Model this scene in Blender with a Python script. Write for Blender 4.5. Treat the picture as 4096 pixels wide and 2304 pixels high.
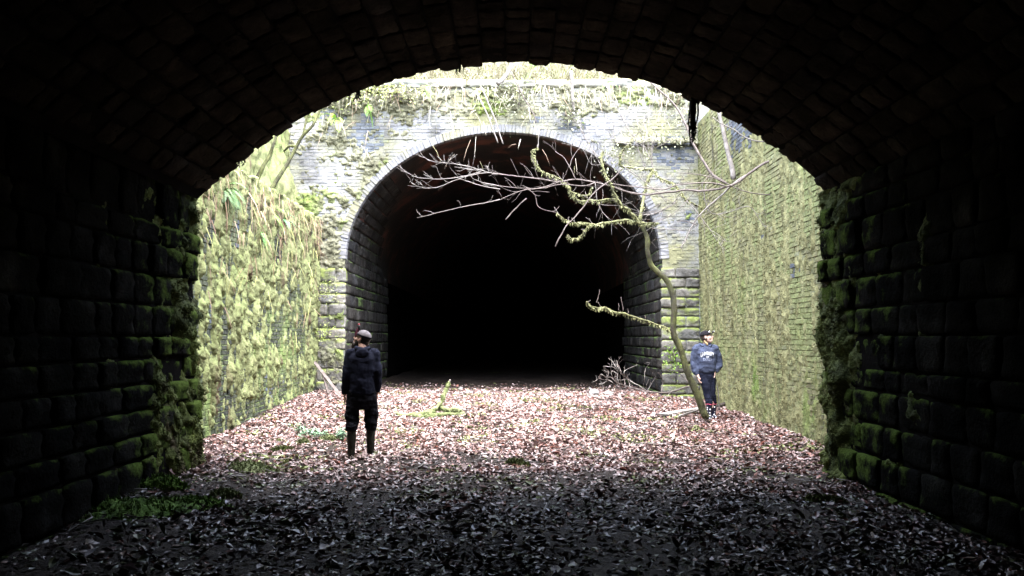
import bpy, bmesh, math, random
import numpy as np
from mathutils import Vector, Matrix, Euler
from mathutils.bvhtree import BVHTree

for o in list(bpy.data.objects):
    bpy.data.objects.remove(o)
scene = bpy.context.scene
COL = scene.collection
R = math.radians
random.seed(7)
rng = np.random.default_rng(11)

# ------------------------------------------------------------------ camera
CAM = Vector((0.0, 0.0, 1.6)); PITCH = R(3.37); FPX = 850.0
cd = bpy.data.cameras.new('camera'); cd.sensor_width = 36.0; cd.lens = FPX / 1024 * 36
cd.clip_start = 0.05; cd.clip_end = 600
cam = bpy.data.objects.new('camera', cd); COL.objects.link(cam)
cam.location = CAM; cam.rotation_euler = (R(90) + PITCH, 0, 0)
scene.camera = cam
scene.render.resolution_x = 1024; scene.render.resolution_y = 576

# ------------------------------------------------------------------ sky, sun, exposure
SUN_EL = R(72); SUN_AZ = R(158)          # azimuth measured from +Y towards +X
w = bpy.data.worlds.new('World'); scene.world = w; w.use_nodes = True
wn = w.node_tree; wn.nodes.clear()
sky = wn.nodes.new('ShaderNodeTexSky'); sky.sky_type = 'NISHITA'; sky.sun_disc = False
sky.sun_elevation = SUN_EL; sky.sun_rotation = SUN_AZ
sky.air_density = 1.0; sky.dust_density = 2.5; sky.ozone_density = 1.0
hs = wn.nodes.new('ShaderNodeHueSaturation'); hs.inputs['Saturation'].default_value = 0.62
bg = wn.nodes.new('ShaderNodeBackground'); bg.inputs['Strength'].default_value = 0.15
wo = wn.nodes.new('ShaderNodeOutputWorld')
wn.links.new(sky.outputs[0], hs.inputs['Color']); wn.links.new(hs.outputs[0], bg.inputs['Color'])
wn.links.new(bg.outputs[0], wo.inputs['Surface'])
sd = bpy.data.lights.new('sun', 'SUN'); sd.energy = 1.2; sd.angle = R(85); sd.color = (1.0, 0.99, 0.98)
so = bpy.data.objects.new('sun', sd); COL.objects.link(so); so.location = (0, 0, 30)
sdir = Vector((math.sin(SUN_AZ) * math.cos(SUN_EL), math.cos(SUN_AZ) * math.cos(SUN_EL), math.sin(SUN_EL)))
so.rotation_euler = (-sdir).to_track_quat('-Z', 'Y').to_euler()
vs = scene.view_settings
vs.view_transform = 'Standard'; vs.look = 'None'; vs.gamma = 1.0; vs.use_curve_mapping = False
vs.exposure = 4.3

# ------------------------------------------------------------------ helpers
def P(tx, ty, y):
    """world point at distance y whose place in the 4096 px wide photo is (tx, ty)"""
    u = (tx / 4 - 512) / FPX; v = (288 - ty / 4) / FPX
    dy = math.cos(PITCH) - v * math.sin(PITCH); dz = math.sin(PITCH) + v * math.cos(PITCH)
    t = y / dy
    return Vector((u * t, y, CAM.z + dz * t))

def project(p):
    """(x, y, depth) in 1024 px units for an (N,3) array"""
    q = p - np.array(CAM)
    c, s = math.cos(PITCH), math.sin(PITCH)
    d = q[:, 1] * c + q[:, 2] * s; up = -q[:, 1] * s + q[:, 2] * c
    return 512 + FPX * q[:, 0] / d, 288 - FPX * up / d, d

_perm = np.tile(np.random.default_rng(3).permutation(256), 3)
_g = np.random.default_rng(4).normal(size=(256, 3)); _g /= np.linalg.norm(_g, axis=1)[:, None]
def perlin(p):
    p = np.asarray(p, float); i = np.floor(p).astype(int); f = p - i; i &= 255
    u = f * f * f * (f * (f * 6 - 15) + 10)
    def g(dx, dy, dz):
        h = _perm[_perm[_perm[i[..., 0] + dx] + i[..., 1] + dy] + i[..., 2] + dz]
        gr = _g[h]
        return gr[..., 0] * (f[..., 0] - dx) + gr[..., 1] * (f[..., 1] - dy) + gr[..., 2] * (f[..., 2] - dz)
    def l(a, b, t): return a + t * (b - a)
    x00 = l(g(0,0,0), g(1,0,0), u[..., 0]); x10 = l(g(0,1,0), g(1,1,0), u[..., 0])
    x01 = l(g(0,0,1), g(1,0,1), u[..., 0]); x11 = l(g(0,1,1), g(1,1,1), u[..., 0])
    return l(l(x00, x10, u[..., 1]), l(x01, x11, u[..., 1]), u[..., 2])
def fbm(p, o=4, gain=0.5):
    p = np.asarray(p, float); a = 1.0; s = 0
    for k in range(o):
        s = s + a * perlin(p); p = p * 2.03 + 17.3; a *= gain
    return s * 1.4
def fb2(a, b, c=0.0, o=4, gain=0.5):
    a = np.asarray(a, float)
    return fbm(np.stack([a, np.broadcast_to(b, a.shape), np.full(a.shape, float(c))], -1), o, gain)
def sstep(a, b, x):
    t = np.clip((x - a) / (b - a), 0, 1); return t * t * (3 - 2 * t)

def mesh_np(name, v, faces, mat=None, smooth=False, col=None, mi=None):
    """faces: (M,k) int array, or a list of such arrays"""
    if not isinstance(faces, (list, tuple)): faces = [faces]
    faces = [np.asarray(f, np.int32) for f in faces if len(f)]
    me = bpy.data.meshes.new(name)
    v = np.asarray(v, np.float32)
    me.vertices.add(len(v)); me.vertices.foreach_set('co', v.ravel())
    nl = sum(f.size for f in faces); npoly = sum(len(f) for f in faces)
    me.loops.add(nl); me.loops.foreach_set('vertex_index', np.concatenate([f.ravel() for f in faces]))
    starts = []; c = 0
    for f in faces:
        starts.append(c + np.arange(len(f)) * f.shape[1]); c += f.size
    me.polygons.add(npoly); me.polygons.foreach_set('loop_start', np.concatenate(starts).astype(np.int32))
    if mi is not None: me.polygons.foreach_set('material_index', np.asarray(mi, np.int32))
    me.update(calc_edges=True)
    me.polygons.foreach_set('use_smooth', np.full(npoly, smooth, bool))
    if col is not None:
        a = me.color_attributes.new('Col', 'FLOAT_COLOR', 'POINT')
        c4 = np.ones((len(v), 4), np.float32); c4[:, :3] = col; a.data.foreach_set('color', c4.ravel())
    if mat is not None:
        for m in (mat if isinstance(mat, (list, tuple)) else [mat]): me.materials.append(m)
    return me

WORLD = {}
def link(o, parent=None):
    COL.objects.link(o)
    if parent is not None:
        o.parent = parent
        o.matrix_parent_inverse = WORLD[parent.name].inverted()
    WORLD[o.name] = Matrix.Identity(4)
    return o
def obj(name, me, parent=None, matrix=None, **pr):
    o = bpy.data.objects.new(name, me); link(o, parent)
    if matrix is not None: o.matrix_basis = matrix; WORLD[o.name] = matrix.copy()
    for k, v in pr.items(): o[k] = v
    return o
def thing(name, label, cat, loc=(0, 0, 0), group=None):
    o = bpy.data.objects.new(name, None); o.empty_display_size = 0.2; COL.objects.link(o)
    o.location = loc; WORLD[o.name] = Matrix.Translation(Vector(loc))
    o['label'] = label; o['category'] = cat
    if group: o['group'] = group
    return o
def tag(o, label, cat, group=None):
    o['label'] = label; o['category'] = cat
    if group: o['group'] = group
    return o

class Acc:
    """collects vertices and faces of several pieces for one mesh"""
    def __init__(s): s.v = []; s.q = []; s.t = []; s.n = 0
    def add(s, v, q=None, t=None):
        v = np.asarray(v, float)
        if q is not None and len(q): s.q.append(np.asarray(q) + s.n)
        if t is not None and len(t): s.t.append(np.asarray(t) + s.n)
        s.v.append(v); s.n += len(v)
    def mesh(s, name, mat, smooth=False, col=None):
        fs = []
        if s.q: fs.append(np.concatenate(s.q))
        if s.t: fs.append(np.concatenate(s.t))
        return mesh_np(name, np.concatenate(s.v), fs, mat, smooth, col)

def spline(pts, n):
    """Catmull-Rom through points (any width), n samples per span"""
    p = np.asarray(pts, float)
    if len(p) < 3:
        t = np.linspace(0, 1, n + 1)[:, None]; return p[0] + (p[-1] - p[0]) * t
    e = np.vstack([2 * p[0] - p[1], p, 2 * p[-1] - p[-2]]); out = []
    for i in range(1, len(e) - 2):
        a, b, c, d = e[i-1], e[i], e[i+1], e[i+2]
        for t in np.linspace(0, 1, n, endpoint=False):
            out.append(0.5 * (2*b + (c-a)*t + (2*a-5*b+4*c-d)*t*t + (3*b-a-3*c+d)*t**3))
    out.append(p[-1]); return np.array(out)

def tube_arrays(pts, rad, seg=6, cap=True, flat=None):
    p = np.asarray(pts, float); n = len(p); rad = np.broadcast_to(np.asarray(rad, float), (n,))
    tan = np.gradient(p, axis=0); tan /= np.linalg.norm(tan, axis=1)[:, None] + 1e-9
    ref = np.array([0, 0, 1.0]) if abs(tan[0, 2]) < 0.9 else np.array([1.0, 0, 0])
    nr = np.cross(tan[0], ref); nr /= np.linalg.norm(nr); ns = []
    for i in range(n):
        nr = nr - tan[i] * np.dot(nr, tan[i]); nr /= np.linalg.norm(nr) + 1e-9; ns.append(nr.copy())
    ns = np.array(ns); bn = np.cross(tan, ns)
    a = np.arange(seg) * 2 * math.pi / seg
    v = p[:, None] + rad[:, None, None] * (np.cos(a)[None, :, None] * ns[:, None] + np.sin(a)[None, :, None] * bn[:, None] * (flat or 1.0))
    v = v.reshape(-1, 3)
    i = np.arange(n - 1)[:, None] * seg; j = np.arange(seg)[None]; k = (j + 1) % seg
    q = np.stack([i + j, i + k, i + seg + k, i + seg + j], -1).reshape(-1, 4)
    t = None
    if cap:
        v = np.vstack([v, p[0] - tan[0] * rad[0] * 0.4, p[-1] + tan[-1] * rad[-1] * 0.4])
        j = np.arange(seg); k = (j + 1) % seg; L = (n - 1) * seg
        t = np.vstack([np.stack([k, j, np.full(seg, n * seg)], -1), np.stack([L + j, L + k, np.full(seg, n * seg + 1)], -1)])
    return v, q, t

def place_many(tv, M):
    """template vertices (V,3) by N 4x4 matrices -> (N*V,3)"""
    return (np.einsum('nij,vj->nvi', M[:, :3, :3], tv) + M[:, None, :3, 3]).reshape(-1, 3)
def rep_faces(f, nv, n):
    f = np.asarray(f); return (f[None] + (np.arange(n) * nv)[:, None, None]).reshape(-1, f.shape[1])

# ------------------------------------------------------------------ materials
def new_mat(name):
    m = bpy.data.materials.new(name); m.use_nodes = True
    return m, m.node_tree, m.node_tree.nodes['Principled BSDF']
def ramp(nt, fac, stops):
    r = nt.nodes.new('ShaderNodeValToRGB'); e = r.color_ramp.elements
    while len(e) < len(stops): e.new(0.5)
    for el, (p, c) in zip(e, stops):
        el.position = p; el.color = (*c, 1) if len(c) == 3 else c
    nt.links.new(fac, r.inputs[0]); return r.outputs[0]
def noise(nt, vec, scale, detail=4, rough=0.6, dist=0.0):
    n = nt.nodes.new('ShaderNodeTexNoise'); n.inputs['Scale'].default_value = scale
    n.inputs['Detail'].default_value = detail; n.inputs['Roughness'].default_value = rough
    n.inputs['Distortion'].default_value = dist
    nt.links.new(vec, n.inputs['Vector']); return n.outputs[0]
def position(nt, scale=(1, 1, 1)):
    g = nt.nodes.new('ShaderNodeNewGeometry'); mp = nt.nodes.new('ShaderNodeMapping')
    mp.inputs['Scale'].default_value = scale
    nt.links.new(g.outputs['Position'], mp.inputs['Vector']); return mp.outputs[0], g
def math_n(nt, op, a, b=None, clamp=False):
    m = nt.nodes.new('ShaderNodeMath'); m.operation = op; m.use_clamp = clamp
    for i, x in enumerate((a, b)):
        if x is None: continue
        if isinstance(x, (int, float)): m.inputs[i].default_value = x
        else: nt.links.new(x, m.inputs[i])
    return m.outputs[0]
def mix(nt, fac, a, b, mode='MIX'):
    m = nt.nodes.new('ShaderNodeMix'); m.data_type = 'RGBA'; m.blend_type = mode
    for s, x in ((m.inputs[0], fac), (m.inputs[6], a), (m.inputs[7], b)):
        if isinstance(x, (int, float)): s.default_value = x
        elif isinstance(x, tuple): s.default_value = (*x, 1)
        else: nt.links.new(x, s)
    return m.outputs[2]
def rand_val(nt):
    g = nt.nodes.new('ShaderNodeNewGeometry'); oi = nt.nodes.new('ShaderNodeObjectInfo')
    return math_n(nt, 'FRACT', math_n(nt, 'ADD', g.outputs['Random Per Island'], oi.outputs['Random']))
def bump(nt, b, h, strength=0.5, dist=0.02):
    n = nt.nodes.new('ShaderNodeBump'); n.inputs['Strength'].default_value = strength; n.inputs['Distance'].default_value = dist
    nt.links.new(h, n.inputs['Height']); nt.links.new(n.outputs[0], b.inputs['Normal'])

def surf(name, stops, scale=3.0, stretch=(1, 1, 1), rough=0.85, fine=30.0, fine_amt=0.35, bmp=0.5, bdist=0.015,
         rand=0.0, moss=None, patch=None, spec=0.3):
    """position-based stone / moss / soil material.
    moss  = (colour, scale, low, high): growth where a noise passes the threshold, more on upward faces
    patch = (colour, scale, low, high, stretch): stains with a shape of their own"""
    m, nt, b = new_mat(name)
    v, g = position(nt, stretch)
    v1, _ = position(nt)
    c = ramp(nt, noise(nt, v, scale, 5, 0.62), stops)
    f = noise(nt, v1, fine, 5, 0.7)
    c = mix(nt, fine_amt, c, ramp(nt, f, [(0.3, (0.15, 0.15, 0.15)), (0.7, (1, 1, 1))]), 'MULTIPLY')
    if rand:
        r = rand_val(nt)
        c = mix(nt, rand, c, ramp(nt, r, [(0, (0.35, 0.33, 0.32)), (0.5, (0.9, 0.88, 0.85)), (0.8, (1.3, 1.2, 1.05)), (1, (0.75, 0.85, 1.05))]), 'MULTIPLY')
    if patch:
        v2, _ = position(nt, patch[4])
        pf = ramp(nt, noise(nt, v2, patch[1], 4, 0.6), [(patch[2], (0, 0, 0)), (patch[3], (1, 1, 1))])
        c = mix(nt, pf, c, patch[0])
    if moss:
        sx = nt.nodes.new('ShaderNodeSeparateXYZ'); nt.links.new(g.outputs['Normal'], sx.inputs[0])
        mf = math_n(nt, 'ADD', noise(nt, v1, moss[1], 5, 0.65), math_n(nt, 'MULTIPLY', sx.outputs[2], 0.22))
        mf = ramp(nt, mf, [(moss[2], (0, 0, 0)), (moss[3], (1, 1, 1))])
        mc = mix(nt, f, tuple(x * 0.5 for x in moss[0]), tuple(min(1, x * 1.4) for x in moss[0]))
        c = mix(nt, mf, c, mc)
    nt.links.new(c, b.inputs['Base Color'])
    b.inputs['Roughness'].default_value = rough; b.inputs['Specular IOR Level'].default_value = spec
    if bmp:
        h = math_n(nt, 'ADD', f, math_n(nt, 'MULTIPLY', noise(nt, v1, fine * 0.3, 4), 1.5))
        bump(nt, b, h, bmp, bdist)
    return m
def plain(name, c, rough=0.7, var=0.3, scale=8.0, bmp=0.0, spec=0.4, weave=0):
    m, nt, b = new_mat(name)
    tc = nt.nodes.new('ShaderNodeTexCoord')
    f = noise(nt, tc.outputs['Object'], scale, 4)
    nt.links.new(ramp(nt, f, [(0.3, tuple(x * (1 - var) for x in c)), (0.7, tuple(min(1, x * (1 + var)) for x in c))]), b.inputs['Base Color'])
    b.inputs['Roughness'].default_value = rough; b.inputs['Specular IOR Level'].default_value = spec
    if bmp: bump(nt, b, noise(nt, tc.outputs['Object'], scale * 3, 3), bmp, 0.01)
    return m
def vcol(name, rough=0.6, spec=0.4, fine=0.0, trans=0.0):
    m, nt, b = new_mat(name)
    a = nt.nodes.new('ShaderNodeAttribute'); a.attribute_name = 'Col'
    c = a.outputs['Color']
    if fine:
        v, _ = position(nt); c = mix(nt, 0.5, c, ramp(nt, noise(nt, v, fine, 3), [(0.35, (0.4, 0.4, 0.4)), (0.65, (1, 1, 1))]), 'MULTIPLY')
    nt.links.new(c, b.inputs['Base Color'])
    b.inputs['Roughness'].default_value = rough; b.inputs['Specular IOR Level'].default_value = spec
    return m

M = {}
MOSS_Y = (0.20, 0.21, 0.055); MOSS_G = (0.075, 0.13, 0.02)
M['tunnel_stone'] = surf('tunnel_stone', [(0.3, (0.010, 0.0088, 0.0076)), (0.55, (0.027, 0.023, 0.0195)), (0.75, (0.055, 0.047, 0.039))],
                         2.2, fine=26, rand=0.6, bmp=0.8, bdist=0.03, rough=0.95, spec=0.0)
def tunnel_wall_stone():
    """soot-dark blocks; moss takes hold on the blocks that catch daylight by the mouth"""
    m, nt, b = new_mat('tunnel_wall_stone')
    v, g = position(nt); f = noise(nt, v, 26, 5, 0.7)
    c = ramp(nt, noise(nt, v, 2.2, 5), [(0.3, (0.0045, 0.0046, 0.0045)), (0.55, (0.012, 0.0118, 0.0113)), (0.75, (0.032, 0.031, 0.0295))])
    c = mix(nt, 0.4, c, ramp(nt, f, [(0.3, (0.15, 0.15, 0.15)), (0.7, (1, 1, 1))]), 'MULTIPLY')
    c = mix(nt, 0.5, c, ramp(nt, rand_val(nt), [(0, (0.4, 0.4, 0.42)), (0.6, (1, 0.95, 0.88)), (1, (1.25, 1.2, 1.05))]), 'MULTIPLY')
    sp = nt.nodes.new('ShaderNodeSeparateXYZ'); nt.links.new(g.outputs['Position'], sp.inputs[0])
    sn = nt.nodes.new('ShaderNodeSeparateXYZ'); nt.links.new(g.outputs['Normal'], sn.inputs[0])
    yf = nt.nodes.new('ShaderNodeMapRange'); yf.inputs[1].default_value = 7.6; yf.inputs[2].default_value = 10.2
    yf.inputs[3].default_value = -0.18; yf.inputs[4].default_value = 0.16; nt.links.new(sp.outputs[1], yf.inputs[0])
    zf = math_n(nt, 'MULTIPLY', sp.outputs[2], -0.045)
    mf = math_n(nt, 'ADD', noise(nt, v, 3.2, 6, 0.7), math_n(nt, 'ADD', math_n(nt, 'MULTIPLY', sn.outputs[2], 0.2), math_n(nt, 'ADD', yf.outputs[0], zf)))
    mf = ramp(nt, mf, [(0.44, (0, 0, 0)), (0.60, (1, 1, 1))])
    c = mix(nt, mf, c, mix(nt, f, (0.014, 0.022, 0.006), (0.085, 0.12, 0.028)))
    nt.links.new(c, b.inputs['Base Color']); b.inputs['Roughness'].default_value = 0.95; b.inputs['Specular IOR Level'].default_value = 0.0
    bump(nt, b, math_n(nt, 'ADD', f, noise(nt, v, 9, 4)), 0.8, 0.03)
    return m
M['tunnel_wall_stone'] = tunnel_wall_stone()
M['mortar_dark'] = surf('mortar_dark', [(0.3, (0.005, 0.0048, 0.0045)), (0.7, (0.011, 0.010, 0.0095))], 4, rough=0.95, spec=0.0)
M['mortar'] = surf('mortar', [(0.3, (0.06, 0.056, 0.048)), (0.7, (0.13, 0.12, 0.105))], 4, rough=0.95, moss=(MOSS_Y, 1.5, 0.55, 0.7))
M['mortar_pale'] = surf('mortar_pale', [(0.3, (0.12, 0.115, 0.105)), (0.7, (0.23, 0.225, 0.21))], 3, rough=0.95, moss=((0.2, 0.19, 0.09), 0.7, 0.5, 0.62))
M['brick_pale'] = surf('brick_pale', [(0.30, (0.075, 0.076, 0.082)), (0.45, (0.15, 0.152, 0.162)), (0.58, (0.22, 0.222, 0.235)), (0.75, (0.32, 0.322, 0.338))], 1.1, rand=0.25,
                       moss=((0.165, 0.163, 0.092), 0.75, 0.42, 0.62), patch=((0.30, 0.303, 0.315), 0.35, 0.55, 0.70, (1, 1, 1)), fine=22, bmp=0.7)
M['brick_blue'] = surf('brick_blue', [(0.3, (0.055, 0.065, 0.085)), (0.6, (0.10, 0.115, 0.145)), (0.8, (0.18, 0.19, 0.21))], 1.6, rand=0.6, fine=30, rough=0.55,
                       moss=((0.17, 0.18, 0.06), 1.2, 0.62, 0.72))
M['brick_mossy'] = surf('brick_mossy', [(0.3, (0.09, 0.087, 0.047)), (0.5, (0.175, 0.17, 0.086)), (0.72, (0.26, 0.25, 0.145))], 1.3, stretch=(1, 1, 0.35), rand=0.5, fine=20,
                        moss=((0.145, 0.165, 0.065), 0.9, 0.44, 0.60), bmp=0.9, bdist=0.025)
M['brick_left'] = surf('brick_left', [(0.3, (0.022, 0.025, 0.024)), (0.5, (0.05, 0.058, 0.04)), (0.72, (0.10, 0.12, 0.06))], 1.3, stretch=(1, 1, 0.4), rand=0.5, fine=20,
                       moss=((0.13, 0.175, 0.055), 0.9, 0.52, 0.64), bmp=0.9, bdist=0.025)  # dark brick colour puts shade into the gaps between moss clumps
M['arch_brick'] = surf('arch_brick', [(0.3, (0.12, 0.123, 0.137)), (0.55, (0.185, 0.188, 0.206)), (0.75, (0.27, 0.274, 0.29))], 1.0, rand=0.3, fine=26,
                       moss=((0.16, 0.155, 0.10), 0.9, 0.50, 0.62))
M['jamb_stone'] = surf('jamb_stone', [(0.3, (0.06, 0.057, 0.05)), (0.5, (0.14, 0.136, 0.125)), (0.72, (0.25, 0.243, 0.23))], 2.6, rand=0.5, fine=16, fine_amt=0.5,
                       moss=((0.15, 0.18, 0.05), 1.1, 0.52, 0.64), bmp=0.9, bdist=0.03)
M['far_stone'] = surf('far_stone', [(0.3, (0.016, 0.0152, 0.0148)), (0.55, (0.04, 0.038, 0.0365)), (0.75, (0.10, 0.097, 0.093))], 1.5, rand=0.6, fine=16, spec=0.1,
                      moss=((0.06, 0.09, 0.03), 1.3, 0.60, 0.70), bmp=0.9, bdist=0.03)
M['coping'] = surf('coping', [(0.3, (0.15, 0.147, 0.125)), (0.7, (0.32, 0.315, 0.28))], 1.5, rand=0.35, moss=((0.33, 0.34, 0.16), 1.0, 0.55, 0.7))
M['moss_left'] = surf('moss_left', [(0.28, (0.115, 0.12, 0.06)), (0.45, (0.155, 0.167, 0.08)), (0.6, (0.19, 0.207, 0.097)), (0.78, (0.245, 0.262, 0.135))], 3.0, stretch=(1, 1, 0.25),
                      fine=24, fine_amt=0.40, bmp=0.7, bdist=0.03, rough=0.95, patch=((0.075, 0.056, 0.038), 3.4, 0.58, 0.67, (1, 1, 0.13)), spec=0.1,
                      moss=((0.145, 0.185, 0.068), 0.55, 0.52, 0.78))
M['moss_right'] = surf('moss_right', [(0.28, (0.085, 0.081, 0.042)), (0.45, (0.165, 0.16, 0.077)), (0.62, (0.235, 0.23, 0.118)), (0.8, (0.33, 0.32, 0.18))], 2.6, stretch=(1, 1, 0.16),
                       fine=22, fine_amt=0.35, bmp=0.7, bdist=0.03, rough=0.95, patch=((0.115, 0.165, 0.045), 0.8, 0.56, 0.70, (1, 1, 0.6)), spec=0.1)
M['moss_portal'] = surf('moss_portal', [(0.28, (0.09, 0.088, 0.06)), (0.5, (0.18, 0.178, 0.12)), (0.72, (0.29, 0.285, 0.21))], 2.2,
                        fine=22, fine_amt=0.55, bmp=1.0, bdist=0.04, rough=0.95, patch=((0.15, 0.20, 0.05), 0.7, 0.52, 0.66, (1, 1, 1)), spec=0.1)
M['moss_dark'] = surf('moss_dark', [(0.28, (0.03, 0.038, 0.012)), (0.5, (0.085, 0.105, 0.025)), (0.75, (0.17, 0.205, 0.05))], 3.0, fine=30, fine_amt=0.6, bmp=1.0, bdist=0.04,
                      rough=0.9, patch=((0.07, 0.05, 0.032), 1.8, 0.58, 0.68, (1, 1, 0.5)), spec=0.2)
M['moss_bright'] = surf('moss_bright', [(0.3, (0.055, 0.07, 0.025)), (0.5, (0.145, 0.17, 0.075)), (0.75, (0.26, 0.285, 0.15))], 6.0, fine=45, fine_amt=0.5, bmp=1.0, bdist=0.02, rough=0.95, spec=0.1)
M['moss_green'] = surf('moss_green', [(0.3, (0.03, 0.055, 0.008)), (0.5, (0.075, 0.14, 0.018)), (0.75, (0.13, 0.22, 0.035))], 5.0, fine=45, fine_amt=0.5, bmp=1.0, bdist=0.02, rough=0.9, spec=0.15)
M['soil'] = surf('soil', [(0.3, (0.016, 0.012, 0.010)), (0.55, (0.036, 0.027, 0.022)), (0.75, (0.075, 0.058, 0.049))], 3.0, fine=35, fine_amt=0.6, bmp=0.9, bdist=0.03, rough=0.8,
                 moss=((0.07, 0.10, 0.02), 0.9, 0.86, 0.95), spec=0.1)
M['bank'] = surf('bank', [(0.3, (0.06, 0.06, 0.035)), (0.5, (0.13, 0.128, 0.075)), (0.75, (0.24, 0.232, 0.16))], 2.4, fine=16, fine_amt=0.5, bmp=1.0, bdist=0.06, rough=0.95, spec=0.1)
M['bark_moss'] = surf('bark_moss', [(0.3, (0.018, 0.016, 0.011)), (0.45, (0.04, 0.041, 0.018)), (0.62, (0.085, 0.092, 0.030)), (0.8, (0.15, 0.158, 0.06))], 7.0, stretch=(1, 1, 0.4), fine=50, bmp=1.0, bdist=0.012,
                      patch=((0.028, 0.022, 0.016), 3.5, 0.54, 0.66, (1, 1, 0.35)))
M['bark_pale'] = surf('bark_pale', [(0.3, (0.09, 0.08, 0.073)), (0.6, (0.20, 0.18, 0.168)), (0.8, (0.32, 0.295, 0.28))], 8.0, fine=60, bmp=0.6, bdist=0.006)
M['bark_red'] = surf('bark_red', [(0.3, (0.06, 0.047, 0.043)), (0.6, (0.14, 0.115, 0.107)), (0.8, (0.24, 0.205, 0.195))], 9.0, fine=60, bmp=0.5, bdist=0.005)
M['bark_dark'] = surf('bark_dark', [(0.3, (0.018, 0.014, 0.011)), (0.7, (0.06, 0.048, 0.04))], 8.0, fine=50, bmp=0.8, bdist=0.01)
M['root'] = surf('root', [(0.3, (0.01, 0.008, 0.007)), (0.7, (0.035, 0.028, 0.02))], 8.0, fine=50, bmp=0.8, bdist=0.008)
M['branch_moss'] = surf('branch_moss', [(0.3, (0.07, 0.068, 0.045)), (0.5, (0.17, 0.175, 0.085)), (0.8, (0.30, 0.305, 0.18))], 9.0, fine=55, bmp=1.0, bdist=0.012, rough=0.95, spec=0.1)
M['board'] = surf('board', [(0.3, (0.12, 0.105, 0.095)), (0.6, (0.25, 0.23, 0.215)), (0.8, (0.38, 0.36, 0.34))], 5.0, fine=40, bmp=0.5, bdist=0.006)
M['rock'] = surf('rock', [(0.3, (0.16, 0.15, 0.15)), (0.6, (0.30, 0.29, 0.29)), (0.8, (0.42, 0.41, 0.41))], 5.0, fine=25, bmp=0.8, rand=0.4)
M['leaf'] = vcol('leaf', 0.45, 0.32, 60)
M['frond'] = vcol('frond', 0.5, 0.4)
M['grass'] = vcol('grass', 0.7, 0.2)

# ------------------------------------------------------------------ ground heights
def gz(x, y):
    x = np.asarray(x, float); y = np.asarray(y, float)
    z = 0.20 * sstep(12, 21, y) + 0.10 * sstep(-3.2, -4.8, x) * sstep(13, 20, y) - 0.08 * sstep(3.0, 4.6, x) * sstep(14, 20, y)
    z = z + 0.10 * sstep(-2.6, -3.7, x) * sstep(6.5, 8.5, y) * (1 - sstep(10.2, 11.5, y))
    z = z + 0.05 * fb2(x * 0.8, y * 0.8, 1.0, 4) + 0.018 * fb2(x * 4, y * 4, 5.0, 3)
    return z

xs = np.concatenate([np.arange(-6.2, -5.0, 0.3), np.arange(-5.0, 5.0, 0.09), np.arange(5.0, 6.3, 0.3)])
ys = np.concatenate([np.arange(-26, 2.5, 1.0), np.arange(2.5, 25, 0.09), np.arange(25, 75, 1.0)])
X, Y = np.meshgrid(xs, ys, indexing='ij')
v = np.stack([X, Y, gz(X, Y)], -1).reshape(-1, 3)
def grid_faces(a, b):
    i = np.arange(a - 1)[:, None] * b; j = np.arange(b - 1)[None]
    return np.stack([i + j, i + b + j, i + b + j + 1, i + j + 1], -1).reshape(-1, 4)
g = obj('ground', mesh_np('ground', v, grid_faces(len(xs), len(ys)), M['soil'], True), kind='structure')

# ------------------------------------------------------------------ templates
def stone_template(seed, nx=9, nz=7, bulge=0.38, rough=0.20):
    """unit block: x, z in +-0.5, front near y = 0 (facing -y), back at y = 1"""
    u = np.linspace(-0.5, 0.5, nx); w_ = np.linspace(-0.5, 0.5, nz)
    U, W = np.meshgrid(u, w_, indexing='ij')
    e = np.maximum(np.abs(U), np.abs(W)) * 2
    y = 0.26 * e ** 9 * bulge + rough * fbm(np.stack([U * 2.6 + seed * 7, W * 2.6, np.full(U.shape, seed * 3.1)], -1), 4, 0.6)
    jx = 0.012 * fbm(np.stack([U * 4, W * 4, np.full(U.shape, seed + 0.5)], -1), 2)
    jz = 0.016 * fbm(np.stack([U * 4, W * 4, np.full(U.shape, seed + 9.5)], -1), 2)
    corner = np.clip((np.abs(U) * 2) ** 4 * (np.abs(W) * 2) ** 4, 0, 1)
    F = np.stack([U * (1 - 0.06 * corner) + jx, y, W * (1 - 0.08 * corner) + jz], -1).reshape(-1, 3)
    q = grid_faces(nx, nz)
    loop = [i * nz for i in range(nx)] + [(nx - 1) * nz + j for j in range(1, nz)] + [i * nz + nz - 1 for i in range(nx - 2, -1, -1)] + [j for j in range(nz - 2, 0, -1)]
    B = F[loop].copy(); B[:, 1] = 1.0; n0 = len(F)
    k = len(loop); a = np.arange(k); b = (a + 1) % k; la = np.array(loop)
    side = np.stack([la[b], la[a], n0 + a, n0 + b], -1)
    # front must face -y
    return np.vstack([F, B]), np.vstack([q, side])
STONES = [stone_template(s, bulge=0.24, rough=0.10) for s in range(14)]
FLAT_STONES = [stone_template(s + 30, bulge=0.20, rough=0.07) for s in range(12)]
def brick_template(seed):
    r = np.random.default_rng(seed)
    f = np.array([[-.5, 0, -.5], [.5, 0, -.5], [.5, 0, .5], [-.5, 0, .5]])
    fr = f * np.array([0.965, 1, 0.90]) + r.normal(0, 0.012, (4, 3)) * np.array([1, 2.5, 1.5])
    md = f + np.array([0, 0.10, 0]); bk = f + np.array([0, 1.0, 0])
    v = np.vstack([fr, md, bk]); q = [[0, 1, 2, 3]]
    for o in (0, 4):
        for i in range(4):
            j = (i + 1) % 4; q.append([o + j, o + i, o + 4 + i, o + 4 + j])
    return v, np.array(q)
BRICKS = [brick_template(s) for s in range(6)]

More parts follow.
